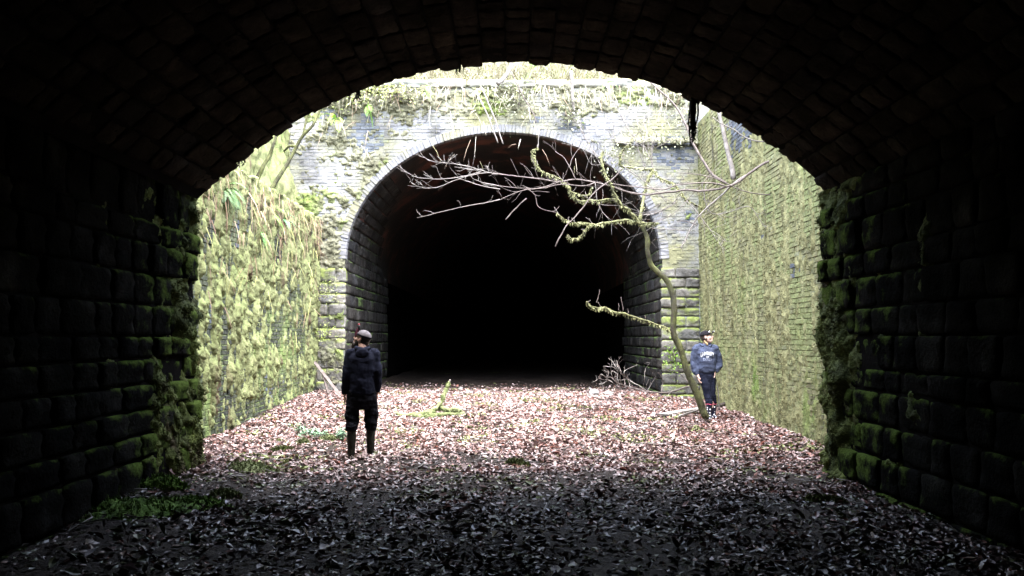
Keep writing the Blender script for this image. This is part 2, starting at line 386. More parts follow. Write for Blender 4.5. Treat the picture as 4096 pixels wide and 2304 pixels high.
AX_PORTAL = (Vector((1, 0, 0)), Vector((0, 1, 0)), Vector((0, 0, 1)))
AX_LEFT = (Vector((0, 1, 0)), Vector((-1, 0, 0)), Vector((0, 0, 1)))
AX_RIGHT = (Vector((0, -1, 0)), Vector((1, 0, 0)), Vector((0, 0, 1)))
def frame(ax, c, s, rot=0.0, tilt=0.0):
    m = Matrix((ax[0], ax[1], ax[2])).transposed().to_4x4()
    m = Matrix.Translation(c) @ m @ Matrix.Rotation(rot, 4, 'Y') @ Matrix.Rotation(tilt, 4, 'Z') @ Matrix.Diagonal((*s, 1))
    return m
def pieces(parent, name, mats_list, templates, cls, materials, limit=300, score=None, smooth=False):
    """alike pieces: the `limit` best-scored become parts of their own, the rest one joined stuff part.
    mats_list: 4x4 matrices, cls: material class of each piece"""
    n = len(mats_list)
    if n == 0: return
    cls = np.asarray(cls); order = np.arange(n)
    if score is not None: order = np.argsort(-np.asarray(score))
    sel = set(order[:limit].tolist())
    cache = {}
    rest = []
    for i in range(n):
        t = (i * 7 + 3) % len(templates)
        if i in sel:
            k = (t, int(cls[i]))
            if k not in cache: cache[k] = mesh_np(name, templates[t][0], templates[t][1], materials[cls[i]], smooth)
            obj(name, cache[k], parent, mats_list[i])
        else: rest.append(i)
    if rest:
        V = []; F = []; MI = []; nv = 0
        for t in range(len(templates)):
            ids = [i for i in rest if (i * 7 + 3) % len(templates) == t]
            if not ids: continue
            Mx = np.array([np.array(mats_list[i]) for i in ids])
            V.append(place_many(templates[t][0], Mx)); F.append(rep_faces(templates[t][1], len(templates[t][0]), len(ids)) + nv)
            MI.append(np.repeat(cls[ids], len(templates[t][1]))); nv += len(V[-1])
        me = mesh_np(name + '_field', np.concatenate(V), np.concatenate(F), materials, smooth, mi=np.concatenate(MI))
        obj(name + '_field', me, parent, kind='stuff')

# ------------------------------------------------------------------ near tunnel (the one the camera stands in)
MOUTH = 10.3
ACX, ACZ, AR = 0.06, -0.29, 5.26
def wall_x(side, z):
    return -3.70 - 0.055 * z if side < 0 else 3.72 + 0.022 * z
tunnel = thing('stone_tunnel', 'dark stone-block railway tunnel framing the whole view, mossy at its mouth', 'tunnel', (0, MOUTH, 0))
def extrude_profile(name, prof, y0, y1, mat, parent, n=2, **pr):
    prof = np.array(prof, float); yy = np.linspace(y0, y1, n)
    v = np.array([[x, y, z] for y in yy for x, z in prof])
    return obj(name, mesh_np(name, v, grid_faces(n, len(prof)), mat, True), parent, **pr)
off = 0.045
TH = math.asin(3.80 / AR)
arc = [(ACX + (AR + 0.028) * math.sin(a), ACZ + (AR + 0.028) * math.cos(a)) for a in np.linspace(-TH - 0.02, TH + 0.02, 40)]
sides = {}
for sd_ in (-1, 1):
    prof = [(wall_x(sd_, z) + sd_ * off, z) for z in np.linspace(-0.6, 3.42, 10)]
    prof.append((ACX + sd_ * 3.78, 3.45))
    if sd_ > 0: prof = prof[::-1]
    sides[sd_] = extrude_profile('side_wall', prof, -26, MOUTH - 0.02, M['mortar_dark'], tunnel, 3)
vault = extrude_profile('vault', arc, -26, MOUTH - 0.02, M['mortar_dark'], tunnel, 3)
# added cap closes the unseen tunnel behind the camera to keep it dark
endp = [(wall_x(-1, -0.6) - 0.2, -0.6), (wall_x(-1, 3.4) - 0.1, 3.4)] + arc + [(wall_x(1, 3.4) + 0.1, 3.4), (wall_x(1, -0.6) + 0.2, -0.6)]
ev = np.array([[x, -26, z] for x, z in endp] + [[0, -26, -0.6]])
obj('added_end_cap', mesh_np('added_end_cap', ev, np.array([[i, i + 1, len(endp)] for i in range(len(endp) - 1)]), M['mortar_dark']), tunnel)

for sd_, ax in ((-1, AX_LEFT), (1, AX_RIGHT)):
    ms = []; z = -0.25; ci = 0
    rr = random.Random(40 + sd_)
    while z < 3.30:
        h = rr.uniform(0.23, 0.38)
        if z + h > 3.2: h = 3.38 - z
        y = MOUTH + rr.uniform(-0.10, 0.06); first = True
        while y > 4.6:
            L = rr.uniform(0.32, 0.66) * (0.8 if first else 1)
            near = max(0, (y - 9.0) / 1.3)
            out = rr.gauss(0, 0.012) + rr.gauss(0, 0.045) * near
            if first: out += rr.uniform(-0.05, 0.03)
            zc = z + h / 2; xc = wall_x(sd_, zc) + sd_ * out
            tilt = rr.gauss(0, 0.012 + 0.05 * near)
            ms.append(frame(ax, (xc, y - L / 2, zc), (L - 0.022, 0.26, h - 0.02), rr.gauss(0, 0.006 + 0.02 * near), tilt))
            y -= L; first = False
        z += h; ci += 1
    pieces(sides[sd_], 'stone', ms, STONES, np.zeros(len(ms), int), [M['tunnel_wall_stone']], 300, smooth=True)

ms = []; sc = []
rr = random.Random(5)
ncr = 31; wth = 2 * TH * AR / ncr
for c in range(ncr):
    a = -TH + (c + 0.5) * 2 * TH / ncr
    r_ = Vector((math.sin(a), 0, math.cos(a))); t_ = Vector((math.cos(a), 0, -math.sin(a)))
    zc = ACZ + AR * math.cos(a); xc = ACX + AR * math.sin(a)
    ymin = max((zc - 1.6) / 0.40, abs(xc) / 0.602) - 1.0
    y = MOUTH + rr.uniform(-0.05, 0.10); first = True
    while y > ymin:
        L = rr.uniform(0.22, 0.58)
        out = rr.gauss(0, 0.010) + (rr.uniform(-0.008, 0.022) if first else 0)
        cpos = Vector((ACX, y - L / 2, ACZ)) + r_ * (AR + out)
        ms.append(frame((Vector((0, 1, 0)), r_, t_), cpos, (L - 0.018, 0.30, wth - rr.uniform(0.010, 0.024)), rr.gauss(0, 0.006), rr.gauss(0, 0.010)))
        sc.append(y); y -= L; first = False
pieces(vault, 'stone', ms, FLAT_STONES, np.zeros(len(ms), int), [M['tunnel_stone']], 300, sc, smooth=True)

# outer headwall of this tunnel (seen only from the cutting), holds back the light
def headwall(name, inner, outer, y0, y1, mat, parent):
    n = len(inner); v = []
    for yy in (y0, y1):
        v += [[x, yy, z] for x, z in inner] + [[x, yy, z] for x, z in outer]
    q = []
    for i in range(n - 1):
        q.append([i, i + 1, n + i + 1, n + i]); q.append([2*n + i + 1, 2*n + i, 3*n + i, 3*n + i + 1])
        q.append([i + 1, i, 2*n + i, 2*n + i + 1]); q.append([n + i, n + i + 1, 3*n + i + 1, 3*n + i])
    return obj(name, mesh_np(name, np.array(v), np.array(q), mat), parent)
inner = [(wall_x(-1, z) - 0.10, z) for z in np.linspace(-0.6, 3.40, 8)] + [(ACX + (AR + 0.12) * math.sin(a), ACZ + (AR + 0.12) * math.cos(a)) for a in np.linspace(-TH + 0.01, TH - 0.01, 25)] + [(wall_x(1, z) + 0.10, z) for z in np.linspace(3.40, -0.6, 8)]
outer = [(-6.4, z * 1.0) for z in np.linspace(-0.6, 6.3, 8)] + [(x, 6.4) for x in np.linspace(-6.4, 6.4, 25)] + [(6.4, z) for z in np.linspace(6.3, -0.6, 8)]
headwall('headwall', inner, outer, MOUTH - 0.32, MOUTH - 0.06, M['mortar'], tunnel)

# ------------------------------------------------------------------ moss sheets
def moss_sheet(name, parent, A, B, C3, T, mat, droop=0.3, tufts=0, tmin=0.012, kind='stuff', tlen=(0.02, 0.06), tmat=None, seed=1):
    """A,B,C3: grids of base position (a,b,3), outward normal field (a,b,3); T thickness"""
    base, nrm = A, B
    v = base + nrm * T[..., None]
    v[..., 2] -= droop * np.clip(T, 0, None)
    a, b = T.shape
    q = grid_faces(a, b).reshape(a - 1, b - 1, 4)
    keep = np.maximum.reduce([T[:-1, :-1], T[1:, :-1], T[1:, 1:], T[:-1, 1:]]) > -0.03
    if C3: q = q[..., ::-1]
    q = q[keep]
    vv = v.reshape(-1, 3); used = np.unique(q); remap = np.zeros(len(vv), int); remap[used] = np.arange(len(used))
    o = obj(name, mesh_np(name, vv[used], remap[q], mat, True), parent, kind=kind)
    if tufts:
        r = np.random.default_rng(seed)
        w_ = np.clip(T - tmin, 0, 0.05).ravel(); w_ = w_ / w_.sum()
        ids = r.choice(len(w_), tufts, p=w_)
        p = vv[ids] + r.normal(0, 0.012, (tufts, 3)); nn = nrm.reshape(-1, 3)[ids]
        d = nn * r.uniform(0.3, 1.0, (tufts, 1)) + r.normal(0, 0.45, (tufts, 3)) + np.array([0, 0, -0.55])
        d /= np.linalg.norm(d, axis=1)[:, None]
        L = r.uniform(*tlen, (tufts, 1)); s = np.cross(d, r.normal(size=(tufts, 3))); s /= np.linalg.norm(s, axis=1)[:, None]
        tv = np.stack([p - s * L * 0.28, p + s * L * 0.28, p + d * L + s * 0.05 * L, p + d * L * 0.5 + s * L * 0.3], 1).reshape(-1, 3)
        f = np.arange(tufts * 4).reshape(-1, 4)[:, [0, 1, 3, 2]]
        obj(name + '_tufts', mesh_np(name + '_tufts', tv, f, tmat or mat), parent, kind='stuff')
    return o

# mouth of the near tunnel: moss creeping over the last blocks
for sd_ in (-1, 1):
    yy = np.arange(7.6, MOUTH + 0.10, 0.022); zz = np.arange(-0.15, 3.4, 0.022)
    Yg, Zg = np.meshgrid(yy, zz, indexing='ij')
    X0 = np.where(np.full(Yg.shape, sd_ < 0), -3.70 - 0.055 * Zg, 3.72 + 0.022 * Zg)
    base = np.stack([X0, Yg, Zg], -1); nrm = np.zeros(base.shape); nrm[..., 0] = -sd_
    n1 = fb2(Yg * 1.6, Zg * 0.9, 20 + sd_, 5, 0.55); n2 = fb2(Yg * 5, Zg * 4, 33 + sd_, 4, 0.6)
    T = -0.115 + 0.13 * sstep(8.3, 10.1, Yg) + 0.13 * n1 + 0.075 * n2 - 0.012 * Zg * (1.0 if sd_ < 0 else 0.6)
    T = np.where(Yg > MOUTH - 0.02, T - (Yg - MOUTH + 0.02) * 0.5, T)
    moss_sheet('moss_growth', sides[sd_], base, nrm, sd_ < 0, T, M['moss_dark'], 0.5, 4000, 0.0, tlen=(0.012, 0.032), seed=sd_ + 5)

# ------------------------------------------------------------------ brick courses
def courses(u0, u1, z0, z1, ok, ch=0.085, bl=0.236, seed=0, jit=0.004):
    r = np.random.default_rng(seed); out = []
    n = int((z1 - z0) / ch)
    for k in range(n):
        z = z0 + (k + 0.5) * ch; header = (k % 4 == 3)
        L0 = bl / 2 if header else bl
        u = u0 + (0.0 if k % 2 else -L0 / 2)
        while u < u1:
            a, b = max(u, u0), min(u + L0, u1)
            if b - a > 0.04 and ok((a + b) / 2, z, b - a): out.append(((a + b) / 2, z, b - a))
            u += L0
    return out, r
def visible_score(c, area):
    px, py, d = project(c)
    s = area / d ** 2
    dx = (px - 516) / 434
    archy = 60 + 434 * (1 - np.sqrt(np.clip(1 - dx * dx, 0, 1)))
    inside = (px > 212) & (px < 815) & (py > archy + 4) & (py < 450)
    return np.where(inside, s, s * 1e-3)

LX, RX, PY = -4.84, 4.66, 21.1        # left wall, right wall, far portal plane
L_TOP, R_TOP, P_TOP = 4.55, 7.0, 7.95
# --- thickness of moss on each wall
def T_left(y, z):
    streak = 1 - np.abs(fb2(y * 3.0 + 0.25 * fb2(y * 2, z * 1.5, 77.0, 2), z * 0.42, 2.0, 4, 0.6)) * 2.3
    lump = fb2(y * 6.0, z * 2.6, 4.0, 4, 0.6)
    bare = np.exp(-((y - 18.6) / 1.5) ** 2 - ((z - 1.75) / 0.85) ** 2)
    low = 1 - sstep(0.2, 1.1, z)
    fine_ = fb2(y * 13, z * 7, 6.0, 3, 0.6)
    T = -0.068 + 0.135 * streak + 0.085 * lump + 0.035 * fine_ - 0.12 * bare * (0.6 + 0.8 * fb2(y * 3, z * 3, 7.0, 3)) - 0.05 * low + 0.03 * sstep(3.2, 4.5, z)
    return T
def T_right(y, z):
    streak = fb2(y * 2.6, z * 0.30, 12.0, 5, 0.6)
    lump = fb2(y * 6, z * 4.5, 14.0, 4, 0.6)
    T = -0.003 + 0.036 * streak + 0.030 * lump + 0.02 * sstep(0.9, 0.0, z) - 0.02 * sstep(4.8, 6.5, z)
    return T
def T_portal(x, z):
    n = fb2(x * 0.9, z * 1.3, 22.0, 5, 0.6); lump = 0.75 * fb2(x * 4.2, z * 5.0, 25.0, 4, 0.6) + 0.55 * fb2(x * 9, z * 13, 26.0, 3, 0.6)
    leftlow = sstep(-3.9, -4.3, x) * (1 - sstep(4.2, 5.5, z))
    top = sstep(7.0, 7.7, z)
    T = -0.060 + 0.07 * n + 0.075 * lump + 0.085 * leftlow + 0.075 * top + 0.05 * sstep(-1.5, -3.5, x) * sstep(4.4, 5.2, z) + 0.04 * sstep(3.7, 4.1, x) * (1 - sstep(1.8, 2.6, z))
    return T

def wall_thing(name, label, X, ax, ytop, mat_b, Tf, lim_y, seed, hide_t):
    t = thing(name, label, 'wall', (X, 15.7, 0))
    sg = -1 if X < 0 else 1
    v = np.array([[X + sg * 0.02, MOUTH - 0.1, -0.4], [X + sg * 0.02, PY + 0.1, -0.4], [X + sg * 0.02, PY + 0.1, ytop], [X + sg * 0.02, MOUTH - 0.1, ytop],
                  [X + sg * 0.6, MOUTH - 0.1, -0.4], [X + sg * 0.6, PY + 0.1, -0.4], [X + sg * 0.6, PY + 0.1, ytop], [X + sg * 0.6, MOUTH - 0.1, ytop]])
    f = np.array([[0, 1, 2, 3], [3, 2, 6, 7], [4, 5, 6, 7], [0, 3, 7, 4], [1, 2, 6, 5]])
    core = obj('mortar_core', mesh_np('mortar_core', v, f, mat_b), t)
    br, r = courses(MOUTH + 0.02, PY - 0.01, -0.3, ytop - 0.04, lambda u, z, L: True, seed=seed)
    a = np.array(br); n = len(a)
    out = r.normal(0, 0.004, n) + 0.02 * (r.random(n) < 0.04) * r.random(n)
    c = np.stack([np.full(n, X) + sg * out, a[:, 0], a[:, 1]], -1)
    keep = Tf(a[:, 0], a[:, 1]) < 0.075
    ms = [frame(ax, c[i], (a[i, 2] - 0.010, 0.10, 0.076), r.normal(0, 0.008), r.normal(0, 0.006)) for i in range(n) if keep[i]]
    c, a = c[keep], a[keep]
    s = visible_score(c, a[:, 2]) * np.where(Tf(a[:, 0], a[:, 1]) < hide_t, 1.0, 0.02)
    blue = fb2(a[:, 0] * 0.9, a[:, 1] * 0.7, 51.0 + seed, 3)
    cls = (blue > 0.6).astype(int)
    if sg > 0: cls = ((blue > 0.62) | (np.hypot((a[:, 0] - 16.9) / 1.3, (a[:, 1] - 5.9) / 0.55) < 0.9 + 0.5 * fb2(a[:, 0] * 3, a[:, 1] * 3, 8.0, 2))).astype(int)
    pieces(t, 'brick', ms, BRICKS, cls, [mat_b, M['brick_blue']], 300, s)
    return t
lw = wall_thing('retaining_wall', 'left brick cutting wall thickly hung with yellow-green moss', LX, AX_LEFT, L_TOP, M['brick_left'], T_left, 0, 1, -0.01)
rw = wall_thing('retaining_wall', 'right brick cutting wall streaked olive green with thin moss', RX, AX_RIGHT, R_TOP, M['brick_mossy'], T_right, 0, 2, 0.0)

# left moss sheet goes up the face and back over the ledge
yy = np.arange(MOUTH + 0.0, PY + 0.02, 0.026); tt = np.arange(-0.1, L_TOP + 0.85, 0.026)
Yg, Tg = np.meshgrid(yy, tt, indexing='ij')
topw = L_TOP + 0.04 * fb2(Yg * 1.2, 0, 3.0, 3)
on = Tg < topw
base = np.stack([np.where(on, LX, LX - (Tg - topw)), Yg, np.where(on, Tg, topw)], -1)
k = sstep(-0.12, 0.12, Tg - topw)
nrm = np.stack([1 - k, np.zeros_like(k), k], -1); nrm /= np.linalg.norm(nrm, axis=-1)[..., None]
Tl = np.where(on, T_left(Yg, Tg), np.maximum(T_left(Yg, topw), 0.0) * 0.6 + 0.06 + 0.06 * fb2(Yg * 3, Tg * 3, 9.0, 3))
moss_sheet('moss_blanket', lw, base, nrm, True, Tl, M['moss_left'], 0.45, 9000, 0.0, tlen=(0.012, 0.035), seed=21)
yy = np.arange(MOUTH + 0.0, PY + 0.02, 0.028); tt = np.arange(-0.1, R_TOP, 0.028)
Yg, Tg = np.meshgrid(yy, tt, indexing='ij')
base = np.stack([np.full(Yg.shape, RX), Yg, Tg], -1); nrm = np.zeros(base.shape); nrm[..., 0] = -1
moss_sheet('moss_film', rw, base, nrm, False, T_right(Yg, Tg), M['moss_right'], 0.5, 9000, 0.0, tlen=(0.012, 0.035), seed=22)

# ------------------------------------------------------------------ far portal
OCX, OHW, OSZ, ORISE = -0.215, 3.915, 3.57, 3.18
def arch_pt(a, o=0.0):
    """point on the far opening's ellipse (a from -pi/2 left to pi/2 right) pushed out by o"""
    x = OHW * math.sin(a); z = ORISE * math.cos(a)
    nx, nz = x / OHW ** 2, z / ORISE ** 2; l = math.hypot(nx, nz); nx /= l; nz /= l
    return Vector((OCX + x + nx * o, 0, OSZ + z + nz * o)), Vector((nx, 0, nz))
RING = 0.235
def outside(x, z, m=0.0):
    if z < OSZ: return abs(x - OCX) > OHW + m
    return ((x - OCX) / (OHW + m)) ** 2 + ((z - OSZ) / (ORISE + m)) ** 2 > 1
portal = thing('tunnel_portal', 'pale brick tunnel portal across the cutting with arched black opening', 'tunnel portal', (OCX, PY, 0))
PX0 = -6.4
inner = [(OCX - OHW - 0.05, z) for z in np.linspace(-0.5, OSZ, 8)] + [tuple(arch_pt(a, 0.05)[0].xz) for a in np.linspace(-math.pi / 2 + 0.05, math.pi / 2 - 0.05, 31)] + [(OCX + OHW + 0.05, z) for z in np.linspace(OSZ, -0.5, 8)]
outer = [(PX0, z) for z in np.linspace(-0.5, P_TOP - 0.2, 8)] + [(x, P_TOP - 0.02) for x in np.linspace(PX0, RX + 0.6, 31)] + [(RX + 0.6, z) for z in np.linspace(P_TOP - 0.2, -0.5, 8)]
headwall('mortar_core', inner, outer, PY + 0.008, PY + 0.9, M['brick_pale'], portal)
JAMB = 3.35
def ok(u, z, L):
    if z < JAMB: return False
    return outside(u - L / 2, z, RING - 0.03) and outside(u + L / 2, z, RING - 0.03)
br, r = courses(PX0, RX, JAMB, P_TOP - 0.08, ok, seed=9)
a = np.array(br); n = len(a)
Tp = T_portal(a[:, 0], a[:, 1])
out = r.normal(0, 0.005, n) + 0.025 * (r.random(n) < 0.08) * r.random(n)
blue = fb2(a[:, 0] * 0.8, a[:, 1] * 0.8, 61.0, 3)
cx1 = P(2700, 610, PY); cx2 = P(1470, 530, PY); cx3 = P(1330, 440, PY)
def near(c, sx, sz): return np.hypot((a[:, 0] - c.x) / sx, (a[:, 1] - c.z) / sz) + 0.5 * fb2(a[:, 0] * 3, a[:, 1] * 3, 3.3, 3) < 1
cls = (near(cx1, 0.62, 0.40) | near(cx2, 0.35, 0.5) | near(cx3, 0.5, 0.25) | (blue > 0.55)).astype(int)
c = np.stack([a[:, 0], PY + out, a[:, 1]], -1)
gone = (r.random(n) < 0.02)
ms = [frame(AX_PORTAL, c[i] + np.array([0, 0.045 * gone[i], 0]), (a[i, 2] - 0.007, 0.10, 0.079), r.normal(0, 0.008), r.normal(0, 0.008)) for i in range(n)]
s = visible_score(c, a[:, 2]) * np.where(Tp < 0, 1, 0.05)
pieces(portal, 'brick', ms, BRICKS, cls, [M['brick_pale'], M['brick_blue']], 300, s)
# arch rings: two rings of headers
ms = []; cen = []
for k, (o0, hh) in enumerate(((0.115, 0.225),)):
    al = 0; da = 0.0; a_ = -math.pi / 2
    pts = [arch_pt(x, o0)[0] for x in np.linspace(-math.pi / 2, math.pi / 2, 900)]
    acc = 0.0; last = pts[0]; nxt = 0.04
    for i in range(1, 900):
        acc += (pts[i] - last).length; last = pts[i]
        if acc >= nxt:
            nxt += 0.088
            p, nv = arch_pt(-math.pi / 2 + math.pi * i / 899, o0)
            tx = Vector((nv.z, 0, -nv.x))
            ms.append(frame((tx, Vector((0, 1, 0)), nv), (p.x, PY - 0.012 + random.gauss(0, 0.006), p.z), (0.076, 0.20, hh - 0.012), random.gauss(0, 0.012), random.gauss(0, 0.01)))
            cen.append((p.x, PY, p.z))
pieces(portal, 'arch_brick', ms, BRICKS, np.zeros(len(ms), int), [M['arch_brick']], 300, visible_score(np.array(cen), 0.02))
# jamb blocks at both sides
ms = []
for x0, x1 in ((-4.84, OCX - OHW + 0.0), (OCX + OHW, RX)):
    z = -0.3; k = 0
    while z < JAMB:
        h = random.uniform(0.22, 0.32)
        if z + h > JAMB - 0.1: h = JAMB - z
        x = x0; parts = [0.38, 0.62] if k % 2 else [0.64, 0.36]
        for f_ in parts:
            L = (x1 - x0) * (f_ + 0)
            ms.append(frame(AX_PORTAL, (x + L / 2, PY - 0.045 + random.gauss(0, 0.015), z + h / 2), (L - 0.018, 0.24, h - 0.016), random.gauss(0, 0.008), random.gauss(0, 0.015)))
            x += L
        z += h; k += 1
pieces(portal, 'jamb_stone', ms, STONES, np.zeros(len(ms), int), [M['jamb_stone']], 300, smooth=True)
# coping
x = PX0
while x < RX + 0.4:
    L = random.uniform(0.7, 1.0)
    obj('coping_stone', mesh_np('coping_stone', *STONES[random.randrange(10)], M['coping'], True), portal,
        frame(AX_PORTAL, (x + L / 2, PY - 0.03 + random.gauss(0, 0.02), P_TOP + 0.05 + random.gauss(0, 0.012)), (L - 0.02, 0.5, 0.22), random.gauss(0, 0.01), 0))
    x += L
# broken string course on the right and left
def ledge(x0, x1, z):
    k = x0
    while k < x1:
        L = random.uniform(0.2, 0.4)
        obj('ledge_brick', mesh_np('ledge_brick', *BRICKS[random.randrange(6)], M['brick_blue'], False), portal,
            frame(AX_PORTAL, (k + L / 2, PY - 0.10 + random.gauss(0, 0.012), z + random.gauss(0, 0.006)), (L - 0.012, 0.14, 0.10), random.gauss(0, 0.02), 0))
        k += L
zl = P(2650, 575, PY).z
ledge(2.7, RX - 0.02, zl)
# moss on the portal (also on the ledges)
xg = np.arange(PX0 + 0.02, RX, 0.028); zg = np.arange(-0.1, P_TOP + 0.05, 0.028)
Xg, Zg = np.meshgrid(xg, zg, indexing='ij')
Tp = T_portal(Xg, Zg)
ins = (Zg < OSZ) & (np.abs(Xg - OCX) < OHW + 0.03) | (Zg >= OSZ) & (((Xg - OCX) / (OHW + 0.12)) ** 2 + ((Zg - OSZ) / (ORISE + 0.12)) ** 2 < 1)
Tp = np.where(ins, -0.2, Tp)
lm = np.exp(-((Zg - zl - 0.06) / 0.07) ** 2) * ((Xg > 2.6))
Tp = Tp + lm * (0.20 + 0.1 * fb2(Xg * 5, Zg * 5, 3.0, 3)) * (~ins)
base = np.stack([Xg, np.full(Xg.shape, PY), Zg], -1); nrm = np.zeros(base.shape); nrm[..., 1] = -1
moss_sheet('moss_growth', portal, base, nrm, True, Tp, M['moss_portal'], 0.4, 11000, 0.0, tlen=(0.015, 0.045), seed=23)

# ------------------------------------------------------------------ far tunnel behind the portal
far = thing('brick_tunnel', 'pitch-black railway tunnel bore running on behind the far portal', 'tunnel', (OCX, PY + 1, 0))
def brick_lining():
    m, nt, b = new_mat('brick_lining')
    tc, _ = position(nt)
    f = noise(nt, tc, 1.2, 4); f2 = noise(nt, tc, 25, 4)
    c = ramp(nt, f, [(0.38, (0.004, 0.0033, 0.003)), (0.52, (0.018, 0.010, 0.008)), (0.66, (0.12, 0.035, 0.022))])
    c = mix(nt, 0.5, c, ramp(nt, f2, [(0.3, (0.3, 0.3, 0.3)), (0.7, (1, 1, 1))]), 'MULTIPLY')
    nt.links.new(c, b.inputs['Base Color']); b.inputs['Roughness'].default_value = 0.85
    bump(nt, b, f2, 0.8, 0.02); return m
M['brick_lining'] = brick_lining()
FEND = 70
apr = [tuple(arch_pt(x, 0.04)[0].xz) for x in np.linspace(-math.pi / 2, math.pi / 2, 41)]
apr = [(apr[0][0], OSZ - 0.12)] + apr + [(apr[-1][0], OSZ - 0.12)]
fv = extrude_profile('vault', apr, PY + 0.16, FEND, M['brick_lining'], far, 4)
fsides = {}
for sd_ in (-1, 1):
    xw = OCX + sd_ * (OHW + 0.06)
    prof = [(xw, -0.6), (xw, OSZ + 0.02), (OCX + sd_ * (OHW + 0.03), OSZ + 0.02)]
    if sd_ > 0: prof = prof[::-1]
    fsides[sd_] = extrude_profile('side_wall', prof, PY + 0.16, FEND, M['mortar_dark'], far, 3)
    ms = []; z = -0.3; rr = random.Random(70 + sd_)
    while z < OSZ - 0.05:
        h = rr.uniform(0.25, 0.33)
        if z + h > OSZ - 0.12: h = OSZ - z
        y = PY + 0.2 - rr.uniform(0, 0.02)
        y0 = PY + 0.02
        first = True
        y = y0
        while y < PY + 7.0:
            L = rr.uniform(0.35, 0.7)
            ms.append(frame(AX_LEFT if sd_ < 0 else AX_RIGHT, (OCX + sd_ * (OHW + rr.gauss(0, 0.012)), y + L / 2, z + h / 2), (L - 0.02, 0.24, h - 0.018), rr.gauss(0, 0.006), rr.gauss(0, 0.015)))
            y += L
        z += h
    al = 0.036; row = 0
    while al < 0.78:                                   # blocks carry on up the haunch of the vault
        p_, nv_ = arch_pt(sd_ * (math.pi / 2 - al), 0.0); step = rr.uniform(0.24, 0.30)
        tz = Vector((-nv_.z * sd_, 0, nv_.x * sd_)); tx = nv_.cross(tz)
        y = PY + 0.22
        while y < PY + 5.5 - row * 0.35:
            L = rr.uniform(0.35, 0.7)
            ms.append(frame((tx, nv_, tz), p_ + nv_ * rr.gauss(0.0, 0.01) + Vector((0, y + L / 2, 0)), (L - 0.02, 0.2, step - 0.016), rr.gauss(0, 0.006), rr.gauss(0, 0.012)))
            y += L
        pn = arch_pt(sd_ * (math.pi / 2 - al - 0.01), 0.0)[0]; al += step / ((pn - p_).length / 0.01); row += 1
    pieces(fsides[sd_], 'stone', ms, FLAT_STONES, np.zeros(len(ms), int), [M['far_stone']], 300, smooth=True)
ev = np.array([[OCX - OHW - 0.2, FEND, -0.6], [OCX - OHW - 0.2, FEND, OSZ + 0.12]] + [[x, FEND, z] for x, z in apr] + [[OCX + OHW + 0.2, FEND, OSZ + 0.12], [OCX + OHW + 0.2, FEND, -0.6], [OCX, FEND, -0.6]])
obj('added_end_cap', mesh_np('added_end_cap', ev, np.array([[i, i + 1, len(ev) - 1] for i in range(len(ev) - 2)]), M['mortar_dark']), far)  # added cap shuts the bore so its depths stay black

# ------------------------------------------------------------------ hillside above the walls
def sheet(x0, x1, nx, y0, y1, ny, fz, amp=0.15, sc=0.7):
    X, Y = np.meshgrid(np.linspace(x0, x1, nx), np.linspace(y0, y1, ny), indexing='ij')
    Z = fz(X, Y) + amp * fb2(X * sc, Y * sc, 40.0, 4)
    return np.stack([X, Y, Z], -1).reshape(-1, 3), grid_faces(nx, ny)
acc = Acc()
acc.add(*sheet(-60, 60, 60, -60, MOUTH - 0.15, 40, lambda x, y: 6.35 + (MOUTH - 0.15 - y) * 0.35 + 0.05 * np.abs(x)))
acc.add(*sheet(-60, 60, 90, PY + 0.35, 90, 60, lambda x, y: P_TOP - 0.02 + np.clip(y - PY - 0.35, 0, 14) * 0.75, 0.12))
acc.add(*sheet(RX + 0.3, 60, 40, MOUTH - 0.2, PY + 0.5, 24, lambda x, y: R_TOP - 0.05 + (x - RX - 0.3) * 0.55))
acc.add(*sheet(-60, -5.8, 40, MOUTH - 0.2, PY + 0.5, 24, lambda x, y: 7.9 + (-5.8 - x) * 0.5))
obj('hillside', acc.mesh('hillside', M['bank'], True), kind='structure')
# mossy bank rising behind the ledge of the left wall
Yg, Tg = np.meshgrid(np.arange(MOUTH - 0.2, PY + 0.1, 0.05), np.linspace(0, 1, 80), indexing='ij')
Zb = L_TOP - 0.1 + Tg * 3.55; Xb = -5.32 - 0.6 * Tg ** 1.4
base = np.stack([Xb, Yg, Zb], -1)
base[..., 0] += 0.12 * fb2(Yg * 1.4, Zb * 0.9, 71.0, 4) + 0.07 * fb2(Yg * 5, Zb * 3, 72.0, 3)
nb = base.reshape(-1, 3)
obj('bank', mesh_np('bank', nb, grid_faces(*Yg.shape)[:, ::-1], M['moss_left'], True), kind='structure')

# ------------------------------------------------------------------ leaf litter
LEAF_F = np.array([[0, 1, 2], [0, 2, 3], [1, 4, 2], [2, 5, 3], [4, 6, 2], [6, 5, 2]])
def leaf_template(curl, fold, wdt):
    return np.array([[0, -.5, 0], [wdt, -.12, curl], [0, 0, -fold], [-wdt, -.12, curl], [wdt * .75, .22, curl * .8], [-wdt * .75, .22, curl * .8], [0, .5, curl * .5]])
LEAVES = [leaf_template(c, f, w_) for c, f, w_ in ((0.10, 0.03, 0.30), (0.22, 0.04, 0.26), (-0.14, -0.03, 0.33), (0.05, 0.08, 0.24), (0.30, 0.0, 0.20))]
PAL = 1.15 * np.array([[0.33, 0.245, 0.235], [0.24, 0.165, 0.155], [0.42, 0.335, 0.325], [0.16, 0.098, 0.086], [0.19, 0.08, 0.06], [0.105, 0.062, 0.052], [0.29, 0.245, 0.18], [0.055, 0.038, 0.034], [0.22, 0.20, 0.21]])
PALW = np.array([0.22, 0.24, 0.12, 0.16, 0.08, 0.08, 0.05, 0.03, 0.02])
